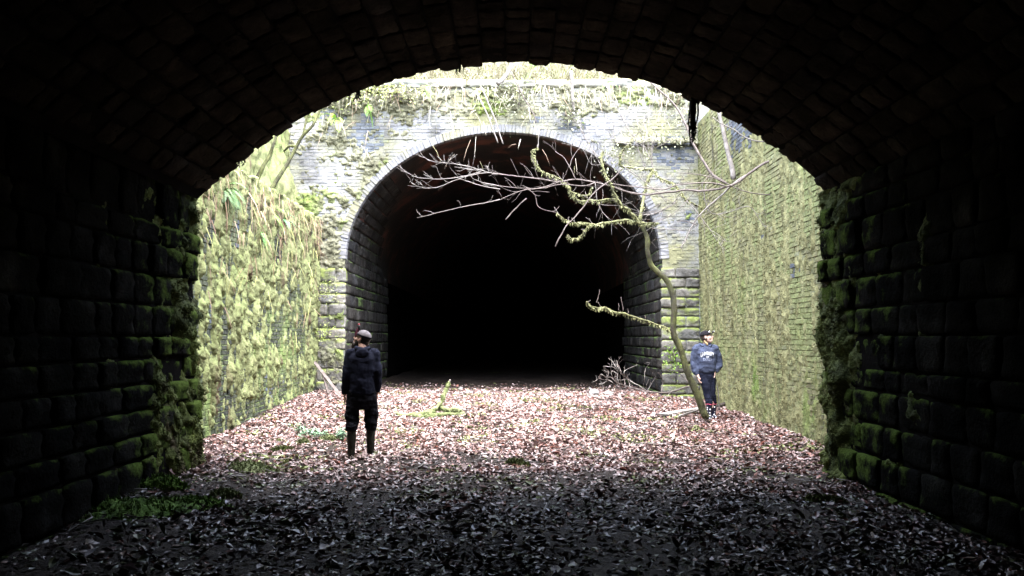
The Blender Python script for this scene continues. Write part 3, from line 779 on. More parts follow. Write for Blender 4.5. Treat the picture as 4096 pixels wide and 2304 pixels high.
PALT = np.array([0.03, 0.035, 0.035, 0.08, 0.04, 0.22, 0.02, 0.50, 0.04])      # rotting, wetter mix under the vault, darkened to paint in its shade
def leaf_mats(x, y, z, L, flat, r):
    n = len(x)
    yaw = r.uniform(0, 2 * math.pi, n); tl = np.abs(r.normal(0, flat, n)); ta = r.uniform(0, 2 * math.pi, n)
    cy, sy = np.cos(yaw), np.sin(yaw); Mx = np.zeros((n, 4, 4))
    ax = np.stack([np.cos(ta), np.sin(ta), np.zeros(n)], -1)
    Rz = np.zeros((n, 3, 3)); Rz[:, 0, 0] = cy; Rz[:, 0, 1] = -sy; Rz[:, 1, 0] = sy; Rz[:, 1, 1] = cy; Rz[:, 2, 2] = 1
    K = np.zeros((n, 3, 3)); K[:, 0, 2] = ax[:, 1]; K[:, 1, 2] = -ax[:, 0]; K[:, 2, 0] = -ax[:, 1]; K[:, 2, 1] = ax[:, 0]
    Rt = np.eye(3)[None] + np.sin(tl)[:, None, None] * K + (1 - np.cos(tl))[:, None, None] * (K @ K)
    Mx[:, :3, :3] = (Rt @ Rz) * L[:, None, None]; Mx[:, :3, 3] = np.stack([x, y, z + 0.30 * L * np.sin(tl) + 0.008], -1); Mx[:, 3, 3] = 1
    return Mx
def litter(name, n, box, seed, label, size=(0.036, 0.078), dens=None):
    r = np.random.default_rng(seed)
    x = r.uniform(box[0], box[1], n); y = r.uniform(box[2], box[3], n)
    if dens is not None:
        k = r.random(n) < dens(x, y); x, y = x[k], y[k]; n = len(x)
    L = r.uniform(*size, n) * np.where(r.random(n) < 0.10, 1.6, 1.0) * (1 + 0.3 * fb2(x * 1.1, y * 1.1, 55.0, 2))
    Mx = leaf_mats(x, y, gz(x, y), L, 0.42, r)
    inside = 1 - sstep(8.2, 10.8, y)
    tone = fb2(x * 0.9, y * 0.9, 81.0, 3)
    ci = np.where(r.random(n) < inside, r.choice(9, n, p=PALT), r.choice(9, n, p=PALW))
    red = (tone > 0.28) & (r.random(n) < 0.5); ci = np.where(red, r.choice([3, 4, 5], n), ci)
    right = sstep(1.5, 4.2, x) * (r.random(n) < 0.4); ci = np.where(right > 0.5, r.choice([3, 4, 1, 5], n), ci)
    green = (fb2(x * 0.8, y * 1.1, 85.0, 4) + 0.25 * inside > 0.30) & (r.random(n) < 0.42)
    col = np.where(green[:, None], np.array([0.17, 0.19, 0.07]) * (1 - 0.6 * inside[:, None]), PAL[ci]) * r.uniform(0.75, 1.2, (n, 1)) * (1 - 0.3 * inside[:, None])  # all leaf colours darkened again towards the tunnel as painted shade
    V = []; F = []; Cc = []; nv = 0; which = r.integers(0, 5, n)
    for t in range(5):
        k = which == t; m_ = Mx[k]
        V.append(place_many(LEAVES[t], m_)); F.append(rep_faces(LEAF_F, 7, k.sum()) + nv); nv += len(V[-1])
        Cc.append(np.repeat(col[k], 7, axis=0))
    o = obj(name, mesh_np(name, np.concatenate(V), np.concatenate(F), M['leaf'], False, np.clip(np.concatenate(Cc), 0, 1)), kind='stuff')
    return tag(o, label, 'leaf litter')
def bare(x, y):
    d = 0.55 + 0.8 * fb2(x * 0.7, y * 0.7, 91.0, 4)
    mud = sstep(0.30, 0.5, fb2(x * 0.55, y * 0.4, 95.0, 4))
    edge = 0.3 * sstep(2.8, 4.2, np.abs(x))
    return np.clip(d + edge + 0.45 * sstep(11.0, 13, y) - 0.5 * mud, 0.22, 1.0) * (1 - 0.85 * sstep(21.3, 23.6, y))
litter('leaf_litter', 104000, (-4.75, 4.6, 10.2, 23.8), 1, 'carpet of pale pinkish brown dead leaves on the sunlit cutting floor', dens=bare)
litter('leaf_litter', 34000, (-3.75, 3.75, 4.2, 10.4), 2, 'damp dead leaves, darkened to paint in shade, scattered over the near tunnel floor', dens=bare)
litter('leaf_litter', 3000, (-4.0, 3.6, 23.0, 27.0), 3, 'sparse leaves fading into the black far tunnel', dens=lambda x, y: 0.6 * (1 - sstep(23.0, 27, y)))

a = Acc(); r3 = np.random.default_rng(61)
for k in range(420):
    x = r3.uniform(-4.4, 4.3); y = r3.uniform(6.5, 21); L = r3.uniform(0.1, 0.45); an = r3.uniform(0, 6.28)
    p = np.array([[x + math.cos(an) * L * t, y + math.sin(an) * L * t, 0] for t in (0, .5, 1)]); p[1, :2] += r3.normal(0, 0.02, 2)
    p[:, 2] = gz(p[:, 0], p[:, 1]) + r3.uniform(0.02, 0.05, 3)
    v, q, t = tube_arrays(p, np.linspace(0.006, 0.003, 3) * r3.uniform(0.6, 1.5), 4); a.add(v, q, t)
tag(obj('fallen_twigs', a.mesh('fallen_twigs', M['bark_pale'], True), kind='stuff'), 'small broken twigs strewn through the dead leaves', 'twigs')
# ------------------------------------------------------------------ rocks at the far mouth
def rock_mesh(seed):
    bm = bmesh.new(); bmesh.ops.create_icosphere(bm, subdivisions=2, radius=0.5)
    co = np.array([v.co for v in bm.verts])
    d = 1 + 0.45 * fbm(co * 1.8 + seed * 5.1, 3)
    co = co * d[:, None] * np.array([1, 0.8, 0.6])
    for v, c in zip(bm.verts, co): v.co = c
    me = bpy.data.meshes.new('rock'); bm.to_mesh(me); bm.free(); me.materials.append(M['rock']); return me
RK = [rock_mesh(s) for s in range(6)]
RKC = []
def rock(x, y, s, label, group=None):
    o = obj('rock', RK[random.randrange(6)]); o.location = (x, y, float(gz(x, y)) + s * 0.12); o.scale = (s, s, s)
    o.rotation_euler = (random.uniform(-.3, .3), random.uniform(-.3, .3), random.uniform(0, 6.3)); return tag(o, label, 'rock', group)
rock(2.0, 20.9, 0.34, 'larger pale rock lying just inside the far tunnel mouth, right')
rock(2.35, 20.7, 0.27, 'pale rock beside the larger one at the far tunnel mouth')
rock(1.35, 20.2, 0.24, 'lone grey rock on the leaves left of the twig pile')
for i in range(26):
    rock(random.uniform(-3.6, 3.2), random.uniform(20.2, 23.0), random.uniform(0.07, 0.17), 'small stone in the rubble strewn across the far tunnel mouth', 'rubble stones at the far tunnel mouth')

# ------------------------------------------------------------------ moss cushions on the ground
def cushion(x, y, sx, sy, h, label, mat='moss_bright', rot=0.0, cat='moss'):
    u = np.linspace(-1, 1, 46); A, B = np.meshgrid(u, u, indexing='ij')
    r_ = np.hypot(A, B) + 0.38 * fb2(A * 1.7 + x * 3, B * 1.7 + y * 3, 2.0, 3)
    H = h * np.clip(1 - r_ ** 2, -0.25, 1) ** 1.0 + h * 0.5 * fb2(A * 4 + x, B * 4 + y, 6.0, 4) * (r_ < 1)
    xx = x + sx * A * math.cos(rot) - sy * B * math.sin(rot); yy_ = y + sx * A * math.sin(rot) + sy * B * math.cos(rot)
    Z = gz(xx, yy_) + np.where(r_ > 1.05, -0.05, H)
    v = np.stack([xx, yy_, Z], -1)
    o = thing('moss_cushion', label, cat, (x, y, float(gz(x, y))))
    q = grid_faces(46, 46)
    obj('moss_mound', mesh_np('moss_mound', v.reshape(-1, 3), q, M[mat], True), o)
    r = np.random.default_rng(int(abs(x * 100 + y * 10)))
    ids = np.flatnonzero((r_ < 0.98).ravel()); n = 900; ids = r.choice(ids, n); p = v.reshape(-1, 3)[ids]
    d = r.normal(0, 0.6, (n, 3)) + np.array([0, 0, 0.8]); d /= np.linalg.norm(d, axis=1)[:, None]; L = r.uniform(0.02, 0.055, (n, 1))
    s = np.cross(d, r.normal(size=(n, 3))); s /= np.linalg.norm(s, axis=1)[:, None]
    tv = np.stack([p - s * L * 0.2, p + s * L * 0.2, p + d * L], 1).reshape(-1, 3)
    obj('moss_shoots', mesh_np('moss_shoots', tv, np.arange(3 * n).reshape(-1, 3), M[mat]), o, kind='stuff')
    return o
def gpt(tx, ty):
    """ground point seen at photo pixel"""
    y = 8.0
    for _ in range(30):
        p = P(tx, ty, y); y += (p.z - float(gz(p.x, y))) * 4.0
        y = min(max(y, 4), 24)
    return P(tx, ty, y)
def gcushion(tx, ty, *a, **k):
    p = gpt(tx, ty); return cushion(p.x, p.y, *a, **k)
gcushion(1010, 1876, 0.34, 0.20, 0.05, 'flat bright green moss patch on leaves near the left tunnel corner')
gcushion(1215, 1782, 0.09, 0.08, 0.07, 'small round moss lump left of the person in wellingtons')
gcushion(1320, 1768, 0.17, 0.09, 0.08, 'mossy stone beside the green seedlings by the wellingtons')
gcushion(1130, 1805, 0.20, 0.10, 0.04, 'thin dull moss strip among leaves, furthest left on the cutting floor', 'moss_dark')
gcushion(560, 2040, 0.55, 0.45, 0.06, 'wide dark green moss patch at the foot of the left tunnel wall', 'moss_green')
gcushion(780, 2015, 0.34, 0.20, 0.05, 'low moss patch on the shaded floor near the left tunnel wall', 'moss_green')
gcushion(905, 1985, 0.16, 0.12, 0.05, 'small green moss patch where daylight meets the tunnel shade', 'moss_bright')
gcushion(640, 1945, 0.30, 0.16, 0.08, 'mossy ridge along the base of the left tunnel wall', 'moss_green')
gcushion(2070, 1860, 0.16, 0.10, 0.06, 'dull moss tuft in the middle of the leaf carpet', 'moss_dark')
gcushion(3290, 2000, 0.22, 0.14, 0.025, 'dark moss patch at the foot of the right tunnel wall', 'moss_dark')
gcushion(2700, 1560, 0.42, 0.30, 0.16, 'green moss heap against the right side of the far portal')

# ------------------------------------------------------------------ branches
def branch_mesh(pts, r0, r1, seg=7, wob=0.0, sub=5, power=1.0, seed=0, knob=0.0):
    p = spline(np.array([tuple(q) for q in pts]), sub); n = len(p)
    if wob: p = p + wob * np.stack([fb2(np.arange(n) * 0.35, seed + k * 3.3, 1.7, 2) for k in range(3)], -1)
    t = np.linspace(0, 1, n); rad = r0 + (r1 - r0) * t ** power
    if knob: rad = rad * (1 + knob * fb2(np.arange(n) * 0.6, seed * 1.3, 4.4, 2))
    return p, np.maximum(rad, 0.0015), seg
def fuzz(p, rad, n, r, L=(0.015, 0.04), down=0.6):
    """moss hairs round a branch"""
    i = r.integers(0, len(p) - 1, n); t = r.random((n, 1)); c = p[i] * (1 - t) + p[i + 1] * t
    d = r.normal(size=(n, 3)); d[:, 2] -= down; d /= np.linalg.norm(d, axis=1)[:, None]
    b = c + d * rad[i][:, None] * 0.7; ln = r.uniform(*L, (n, 1)); s = np.cross(d, r.normal(size=(n, 3))); s /= np.linalg.norm(s, axis=1)[:, None]
    d2 = d + np.array([0, 0, -0.5])
    return np.stack([b - s * ln * 0.35, b + s * ln * 0.35, b + d2 * ln], 1).reshape(-1, 3)
def branch(name, parent, pts, r0, r1, mat, seg=7, fz=0, fl=(0.015, 0.045), seed=0, wob=0.012, knob=0.25, twigs=None, sub=5):
    p, rad, seg = branch_mesh(pts, r0, r1, seg, wob, sub, 1.0, seed, knob)
    a = Acc(); v, q, t = tube_arrays(p, rad, seg); a.add(v, q, t)
    r = np.random.default_rng(seed + 100)
    if fz:
        tv = fuzz(p, rad, fz, r, fl); a.add(tv, None, np.arange(len(tv)).reshape(-1, 3))
    return obj(name, a.mesh(name, M[mat], True), parent), p, rad
def twiglets(parent, p, n, L, r, mat, up=0.5, thick=0.004, name='twig_spray', sub2=2):
    """short side shoots joined as one spray"""
    a = Acc()
    for _ in range(n):
        i = int(r.integers(max(1, len(p) // 6), len(p))); o = p[i]
        tan = p[i] - p[i - 1]; tan /= np.linalg.norm(tan) + 1e-9
        d = tan * 0.7 + r.normal(0, 0.55, 3) + np.array([0, 0, up]); d /= np.linalg.norm(d); ln = L * r.uniform(0.4, 1.2)
        pts = [o]
        for k in range(3):
            d = d + r.normal(0, 0.18, 3) + np.array([0, 0, 0.08]); d /= np.linalg.norm(d); pts.append(pts[-1] + d * ln / 3)
        v, q, t = tube_arrays(np.array(pts), np.linspace(thick, thick * 0.45, 4), 4); a.add(v, q, t)
        for _k in range(int(r.integers(0, sub2 + 1))):
            o2 = pts[int(r.integers(1, 4))]; d2 = d + r.normal(0, 0.6, 3); d2 /= np.linalg.norm(d2)
            v, q, t = tube_arrays(np.array([o2, o2 + d2 * ln * 0.35]), [thick * 0.6, thick * 0.35], 4); a.add(v, q, t)
    if a.n: obj(name, a.mesh(name, M[mat], True), parent, kind='stuff')

def C2(x, y, d): return P(2000 + x / 1.811, 200 + y / 1.811, d)
def C1(x, y, d): return P(1100 + x / 1.932, 150 + y / 1.932, d)
def C3(x, y, d): return P(2200 + x / 1.811, 1000 + y / 1.811, d)
r = np.random.default_rng(77)
TY = 15.55
tb = P(2818, 1650, TY)
tree = thing('leaning_tree', 'mossy bare tree leaning left beside the person in the navy hoodie', 'tree', (tb.x, tb.y, float(gz(tb.x, tb.y))))
trunk_pts = [P(2826, 1672, TY), C3(1105, 1160, TY), C3(1060, 1030, TY), C3(1000, 890, TY), C3(945, 720, TY), C3(895, 600, TY), C3(898, 450, TY), C3(890, 330, TY + .03), C3(835, 210, TY + .05), C3(735, 110, TY + .05), C3(710, 20, TY), C2(1062, 1350, TY), C2(1015, 1245, TY)]
tr, tp, trd = branch('trunk', tree, trunk_pts, 0.068, 0.042, 'bark_moss', 14, 1500, (0.008, 0.022), 1, 0.012, 0.12, sub=6)
def mossy(pts, r0, r1, seed, fz=380, tw=8, twl=0.22, fl=(0.02, 0.06)):
    o, p, rd = branch('branch', tree, pts, r0 * 0.78, r1 * 0.7, 'branch_moss', 7, int(fz * 1.1), fl, seed, 0.02, 0.3)
    if tw: twiglets(tree, p, tw, twl, r, 'bark_pale', 0.5, 0.0045)
    return p
def bare_b(pts, r0, r1, seed, tw=8, twl=0.35, mat='bark_pale', parent=None, name='branch'):
    o, p, rd = branch(name, parent or tree, pts, r0, r1, mat, 6, 0, seed=seed, knob=0.12)
    if tw: twiglets(parent or tree, p, tw, twl, r, mat, 0.4, 0.0036)
    return p
mossy([C2(1010, 1250, TY), C2(960, 1190, TY - .1), C2(900, 1140, TY - .2), C2(850, 1080, TY - .3), C2(815, 1010, TY - .35), C2(790, 950, TY - .4), C2(750, 880, TY - .4), C2(735, 780, TY - .35), C2(745, 735, TY - .3)], 0.038, 0.022, 2)
mossy([C2(1015, 1230, TY), C2(1035, 1100, TY + .1), C2(1060, 980, TY + .2), C2(1078, 915, TY + .25), C2(1110, 868, TY + .3), C2(1050, 862, TY + .3), C2(890, 840, TY + .3), C2(866, 780, TY + .3), C2(890, 730, TY + .3), C2(935, 680, TY + .3), C2(965, 630, TY + .3)], 0.04, 0.014, 3)
mossy([C2(1110, 868, TY + .3), C2(1160, 930, TY + .2), C2(1250, 965, TY + .15), C2(1310, 1030, TY + .1), C2(1355, 1090, TY + .1), C2(1420, 1120, TY + .1), C2(1510, 1160, TY)], 0.026, 0.009, 4)
mossy([C2(1010, 1250, TY), C2(930, 1235, TY - .1), C2(850, 1240, TY - .2), C2(760, 1252, TY - .3), C2(690, 1265, TY - .4), C2(620, 1252, TY - .4), C2(540, 1255, TY - .4), C2(470, 1235, TY - .45), C2(410, 1178, TY - .5)], 0.03, 0.010, 5)
mossy([C2(650, 1265, TY - .4), C2(600, 1325, TY - .45), C2(565, 1365, TY - .45), C2(515, 1368, TY - .5), C2(485, 1335, TY - .5)], 0.014, 0.008, 6, 200, 3, 0.12)
mossy([C2(900, 1140, TY - .2), C2(830, 1085, TY - .15), C2(720, 1090, TY - .1), C2(640, 1090, TY), C2(590, 1100, TY), C2(550, 1080, TY), C2(510, 1030, TY), C2(490, 985, TY), C2(450, 940, TY), C2(380, 912, TY), C2(310, 880, TY), C2(260, 830, TY), C2(240, 770, TY), C2(236, 740, TY), C2(272, 708, TY)], 0.024, 0.014, 7, 700, 14)
mossy([C2(1015, 1250, TY), C2(1080, 1258, TY - .1), C2(1145, 1250, TY - .2)], 0.03, 0.014, 8, 160, 0)
mossy([C2(500, 1030, TY), C2(560, 1040, TY), C2(640, 1050, TY), C2(665, 990, TY)], 0.012, 0.007, 9, 150, 4, 0.15)
low = mossy([C3(885, 590, TY), C3(800, 550, TY - .05), C3(690, 515, TY - .1), C3(560, 470, TY - .2), C3(450, 440, TY - .25), C3(400, 415, TY - .3), C3(350, 422, TY - .3), C3(300, 405, TY - .35), C3(262, 375, TY - .4)], 0.024, 0.020, 10, 420, 4, 0.10)
for (x0, y0, x1, y1) in ((335, 380, 360, 285), (495, 435, 497, 385), (528, 440, 512, 340), (565, 460, 562, 425), (690, 500, 688, 475)):
    bare_b([C3(x0, y0, TY - .25), C3((x0 + x1) / 2 + 4, (y0 + y1) / 2, TY - .25), C3(x1, y1, TY - .25)], 0.007, 0.0045, x0, 0, name='twig', mat='bark_red')
for i, pts in enumerate((
    [(975, 1245), (1040, 1190), (1120, 1185), (1220, 1140), (1330, 1060)],
    [(960, 1190), (1010, 1240), (1100, 1290), (1250, 1300), (1340, 1310)],
    [(1060, 980), (1110, 1010), (1180, 1070), (1210, 1110)],
    [(890, 840), (960, 890), (1060, 960), (1140, 1020), (1210, 1090)],
    [(965, 630), (920, 560), (880, 480), (840, 380)], [(965, 630), (1020, 580), (1050, 500)],
    [(935, 680), (860, 670), (800, 655)], [(1050, 862), (1020, 760), (985, 660)], [(1110, 868), (1090, 790), (1040, 700), (960, 660)],
    [(1110, 868), (1100, 760), (1110, 700)], [(750, 880), (690, 760), (630, 660), (560, 520)],
    [(690, 960), (700, 1080), (740, 1170), (810, 1235)], [(735, 780), (670, 750), (660, 830)],
    [(1355, 1090), (1420, 1170), (1490, 1260), (1560, 1360), (1610, 1420)], [(1500, 1150), (1540, 1185), (1640, 1180), (1800, 1135), (1860, 1200), (1905, 1265)],
    [(1500, 1150), (1475, 1040), (1465, 960)], [(1310, 1030), (1240, 1120), (1130, 1180), (1040, 1195)])):
    dd = TY + random.uniform(-0.35, 0.3)
    bare_b([C2(x, y, dd) for x, y in pts], 0.009, 0.004, 20 + i, 13, 0.55)

# long thin boughs reaching in from the right-hand wall
bough = thing('overhanging_bough', 'long thin bare bough reaching left across the opening from the right wall', 'branch', C2(2000, 780, 15.3))
def bb(pts, r0, r1, seed, d, tw=8, twl=0.35, mat='bark_red'): return bare_b([C2(x, y, d) for x, y in pts], r0, r1, seed, tw, twl, mat, bough)
bb([(2030, 770), (1900, 830), (1800, 900), (1720, 960), (1640, 992), (1500, 1020), (1350, 1015), (1200, 1032), (1050, 1048), (900, 1020), (800, 985), (690, 962), (550, 938), (430, 955), (280, 932), (110, 915), (-20, 900)], 0.027, 0.009, 41, 15.25, 40)
bb([(1800, 900), (1700, 960), (1640, 1020), (1560, 1090), (1470, 1170), (1400, 1260), (1350, 1360), (1310, 1440)], 0.021, 0.011, 42, 15.3, 10, mat='bark_pale')
bb([(1640, 992), (1560, 965), (1420, 965), (1300, 975), (1180, 1010), (1060, 1000), (900, 985), (760, 960)], 0.014, 0.008, 43, 15.2, 10)
bb([(430, 955), (300, 1000), (200, 1012), (100, 1040), (0, 1085)], 0.012, 0.008, 44, 15.25, 6)
bb([(690, 962), (600, 985), (450, 975), (300, 1000), (150, 1000), (0, 985)], 0.010, 0.006, 45, 15.2, 12)
bb([(400, 1422), (470, 1290), (560, 1190), (640, 1090), (700, 1020), (830, 920), (880, 860)], 0.013, 0.010, 46, 15.0, 0)
bb([(40, 1230), (110, 1150), (190, 1075)], 0.010, 0.010, 47, 15.1, 0)
bb([(550, 938), (510, 860), (460, 780), (400, 735)], 0.009, 0.006, 48, 15.2, 3)
bb([(500, 850), (530, 780), (580, 705)], 0.008, 0.005, 49, 15.2, 2)
bb([(1990, 1055), (1800, 1030), (1700, 995), (1560, 930), (1450, 905), (1300, 890)], 0.010, 0.006, 50, 15.2, 6)
bb([(1925, 665), (1800, 645), (1700, 580), (1600, 530), (1540, 490)], 0.012, 0.009, 51, 15.4, 3, mat='bark_pale')
bb([(190, 1000), (250, 1050), (280, 1140), (360, 1165), (410, 1180)], 0.007, 0.004, 52, 15.2, 3)
bb([(1430, 1270), (1350, 1240), (1280, 1245)], 0.007, 0.005, 53, 15.2, 0)
bough2 = bb([(1110, 1250), (1250, 1190), (1400, 1040), (1520, 900), (1600, 800)], 0.007, 0.004, 54, 15.3, 3)
for i, pts in enumerate(([(-20, 900), (-120, 880), (-200, 868), (-330, 845)], [(-60, 885), (-200, 905), (-330, 945), (-420, 985), (-520, 1000), (-600, 985), (-640, 960)],
                         [(-140, 885), (-300, 920), (-450, 935), (-600, 920), (-690, 880)], [(-120, 880), (-250, 840), (-380, 820), (-490, 805), (-580, 765)],
                         [(0, 1085), (-100, 1105), (-250, 1135), (-400, 1165), (-600, 1215)], [(0, 985), (-120, 960), (-200, 930)],
                         [(0, 1010), (-120, 990), (-230, 950), (-330, 920)])):
    p = bare_b([C2(x, y, 15.2 - 0.06 * i) for x, y in pts], 0.0085, 0.004, 60 + i, 15 if i < 4 else 4, 0.22, 'bark_pale', bough)

# ------------------------------------------------------------------ saplings on the ledges, roots, stems
def stem(name, label, cat, pts, r0, r1, mat, seed, tw=0, twl=0.3, fz=0, extra=()):
    t = thing(name, label, cat, tuple(pts[0]))
    o, p, rd = branch('stem', t, pts, r0, r1, mat, 7, fz, seed=seed, knob=0.15)
    if tw: twiglets(t, p, tw, twl, r, mat)
    for k, (e, a, b) in enumerate(extra):
        o, p, rd = branch('branch', t, e, a, b, mat, 6, fz // 2, seed=seed + 9 + k, knob=0.15)
        if tw: twiglets(t, p, tw // 2, twl, r, mat)
    return t
stem('sapling', 'mossy sapling on the left wall ledge, bent up to the right from a black root', 'sapling',
     [P(1082, 850, 17.0), P(1068, 790, 17.0), P(1095, 740, 17.1), P(1140, 670, 17.2), P(1180, 600, 17.3), P(1210, 545, 17.3), P(1250, 500, 17.3), P(1282, 440, 17.4), P(1330, 380, 17.4)], 0.055, 0.02, 'bark_moss', 81, 8, 0.35, 60,
     [([P(1190, 585, 17.3), P(1160, 585, 17.3), P(1135, 605, 17.4)], 0.03, 0.02), ([P(1215, 540, 17.3), P(1225, 480, 17.4), P(1245, 440, 17.4), P(1300, 390, 17.4)], 0.025, 0.012)])
stem('sapling', 'thin mossy sapling on the left ledge, nearer the dark arch edge', 'sapling',
     [P(1030, 715, 17.6), P(1050, 670, 17.6), P(1078, 625, 17.7), P(1092, 580, 17.7), P(1110, 530, 17.8)], 0.05, 0.025, 'bark_moss', 82, 5, 0.3, 60)
stem('sapling', 'leaning trunk stub on the far portal coping, near its middle', 'sapling',
     [P(1990, 335, 20.75), P(2010, 318, 20.8), P(2035, 285, 20.9), P(2050, 235, 21.0), P(2070, 190, 21.1)], 0.07, 0.03, 'bark_pale', 83, 4, 0.4)
stem('hanging_root', 'thick pale root hanging straight down the portal face right of centre', 'root',
     [P(2284, 285, 20.85), P(2288, 330, 20.82), P(2290, 390, 20.8), P(2296, 445, 20.85)], 0.05, 0.03, 'bark_pale', 84, 3, 0.2)
stem('sapling', 'pale upright trunk against the right wall, under the arch edge', 'sapling',
     [P(2935, 715, 17.2), P(2920, 640, 17.3), P(2900, 560, 17.4), P(2880, 470, 17.5), P(2860, 390, 17.6)], 0.055, 0.035, 'bark_pale', 85, 5, 0.4)
stem('sapling', 'slim grey sapling stem left of the pale upright trunk', 'sapling',
     [P(2858, 740, 17.8), P(2852, 660, 17.8), P(2850, 580, 17.9), P(2846, 480, 18.0)], 0.03, 0.02, 'bark_moss', 86, 4, 0.4)
stem('sapling', 'curved reddish sapling crossing the portal corner below the hanging roots', 'sapling',
     [P(2905, 735, 17.2), P(2850, 700, 17.3), P(2810, 640, 17.4), P(2775, 580, 17.5), P(2735, 480, 17.7), P(2680, 400, 17.8), P(2600, 330, 18.0)], 0.032, 0.014, 'bark_red', 87, 6, 0.4)
for i, (x0, y0, x1, y1, lab) in enumerate(((1925, 350, 2012, 575, 'right one of two parallel pale stalks hanging over the far arch crown'), (1905, 370, 1992, 572, 'left one of two parallel pale stalks hanging over the far arch crown'))):
    stem('hanging_stalk', lab, 'stalk', [P(x0, y0, 20.7), P((x0 + x1) / 2 + 6, (y0 + y1) / 2, 20.55), P(x1, y1, 20.45)], 0.022, 0.016, 'bark_pale', 90 + i)
stem('hanging_stalk', 'slanting dead stem on the portal face right of the pale stalks', 'stalk', [P(2045, 285, 20.8), P(2090, 380, 20.7), P(2130, 450, 20.7), P(2145, 490, 20.7)], 0.016, 0.012, 'bark_red', 93, 4, 0.25)
stem('hanging_stalk', 'short pale stalk hanging below the far arch crown', 'stalk', [P(2158, 510, 20.8), P(2155, 545, 20.75), P(2152, 590, 20.7)], 0.012, 0.008, 'bark_pale', 94)
stem('reed', 'single pale reed standing by the right wall beside the dotted boots', 'plant stem', [P(2876, 1640, 16.3), P(2874, 1590, 16.3), P(2868, 1535, 16.35), P(2862, 1510, 16.35)], 0.012, 0.006, 'bark_pale', 95)

# root mass hanging from the near arch
rt = thing('hanging_root', 'black ragged root mass hanging from the near arch edge, right side', 'root', tuple(P(2772, 385, 10.25)))
rr_ = np.random.default_rng(8)
for k in range(16):
    dx = rr_.normal(0, 7); L = rr_.uniform(0.55, 1.0)
    pts = [P(2774 + dx * 0.7, 370, 10.25)] + [P(2774 + dx * (1 - 0.3 * t) + rr_.normal(0, 3) - 4 * t, 385 + 195 * t * L, 10.25 + rr_.normal(0, 0.02)) for t in (0.3, 0.6, 0.85, 1.0)]
    branch('rootlet', rt, pts, 0.015, 0.005, 'root', 5, 60, (0.01, 0.03), 200 + k, 0.006)
for i, (tx, ty, ln, lab) in enumerate(((957, 628, 0.16, 'short dark root tuft under the near arch, lowest on its left side'), (1425, 362, 0.13, 'short dark root tuft at the upper left of the near arch'),
                                       (1785, 252, 0.11, 'thin dark root tip dangling left of the near arch crown'), (1842, 250, 0.16, 'leafy dark tuft dangling left of the near arch crown'),
                                       (3300, 690, 0.12, 'ragged root tuft at the right springing of the near arch'))):
    t = thing('root_tuft', lab, 'root', tuple(P(tx, ty, 10.28)))
    for k in range(6):
        b = np.array(P(tx, ty - 12, 10.28)) + rr_.normal(0, 0.02, 3)
        pts = [b, b + np.array([rr_.normal(0, .01), 0, -ln * 0.5]), b + np.array([rr_.normal(0, .02), rr_.normal(0, .02), -ln * rr_.uniform(0.7, 1.1)])]
        branch('rootlet', t, pts, 0.012, 0.004, 'root', 5, 24, (0.01, 0.03), 300 + i * 10 + k, 0.004)

# ------------------------------------------------------------------ ferns, ivy, seedlings
def fern(label, base, n, L, out, seed, col=(0.10, 0.17, 0.03), up=0.5, name='fern', cat='fern'):
    r = np.random.default_rng(seed); t = thing(name, label, cat, tuple(base)); base = np.array(base); out = np.array(out, float)
    for k in range(n):
        d = out + r.normal(0, 0.45, 3) + np.array([0, 0, up * r.uniform(0.3, 1.2)]); d /= np.linalg.norm(d)
        ln = L * r.uniform(0.7, 1.15); pts = [base + r.normal(0, 0.015, 3)]
        for j in range(9):
            pts.append(pts[-1] + d * ln / 9); d = d + np.array([0, 0, -0.17 - 0.04 * j]); d /= np.linalg.norm(d)
        pts = np.array(pts); a = Acc(); v, q, tt_ = tube_arrays(pts, np.linspace(0.004, 0.0015, 10), 4); a.add(v, q, tt_)
        side = np.cross(pts[-1] - pts[0], [0, 0, 1.0]); side += r.normal(0, 0.05, 3); side /= np.linalg.norm(side) + 1e-9
        for j in np.linspace(1, 8.7, 22):
            i0 = int(j); o = pts[i0] + (pts[min(i0 + 1, 9)] - pts[i0]) * (j - i0); tan = pts[min(i0 + 1, 9)] - pts[i0 - 1]; tan /= np.linalg.norm(tan)
            w_ = ln * 0.15 * math.sin(math.pi * min(0.97, (j + 1.2) / 10.2)) ** 0.8
            for s in (-1, 1):
                tip = o + side * s * w_ + tan * w_ * 0.35 + np.array([0, 0, -0.25 * w_]); m_ = (o + tip) / 2
                a.add([o - tan * 0.004, m_ + tan * w_ * 0.17, tip, m_ - tan * w_ * 0.13], [[0, 1, 2, 3]])
        c = np.array(col) * r.uniform(0.75, 1.3)
        obj('frond', a.mesh('frond', M['frond'], False, np.tile(c, (a.n, 1))), t)
    return t
FG = (0.13, 0.24, 0.04); FD = (0.06, 0.12, 0.03)
fern('lush dark fern high on the left moss wall beside the near arch', P(880, 770, 14.2), 22, 0.57, (0.8, -0.3, 0), 1, FD)
fern('single hanging bright fern in the middle of the left moss wall', P(1018, 930, 16.2), 4, 0.46, (0.9, -0.2, -0.3), 2, (0.09, 0.26, 0.05))
fern('blue-green fern under the black root on the left moss wall', P(1130, 880, 17.6), 5, 0.46, (0.9, -0.3, -0.2), 3, (0.08, 0.2, 0.09))
fern('small fern below the sapling root on the left wall', P(1085, 860, 17.1), 5, 0.38, (0.9, -0.2, 0), 4, FG)
fern('bright yellow-green fern high on the left of the far portal face', P(1345, 480, 20.95), 6, 0.54, (0, -0.8, 0.1), 5, (0.26, 0.42, 0.05))
fern('drooping green fern on the portal left of the far arch crown', P(1468, 425, 20.95), 4, 0.54, (0.1, -0.8, -0.2), 6, FG)
fern('small fern on the portal coping left of the leaning stub', P(1718, 350, 20.7), 5, 0.47, (0, -0.8, 0), 7, FG)
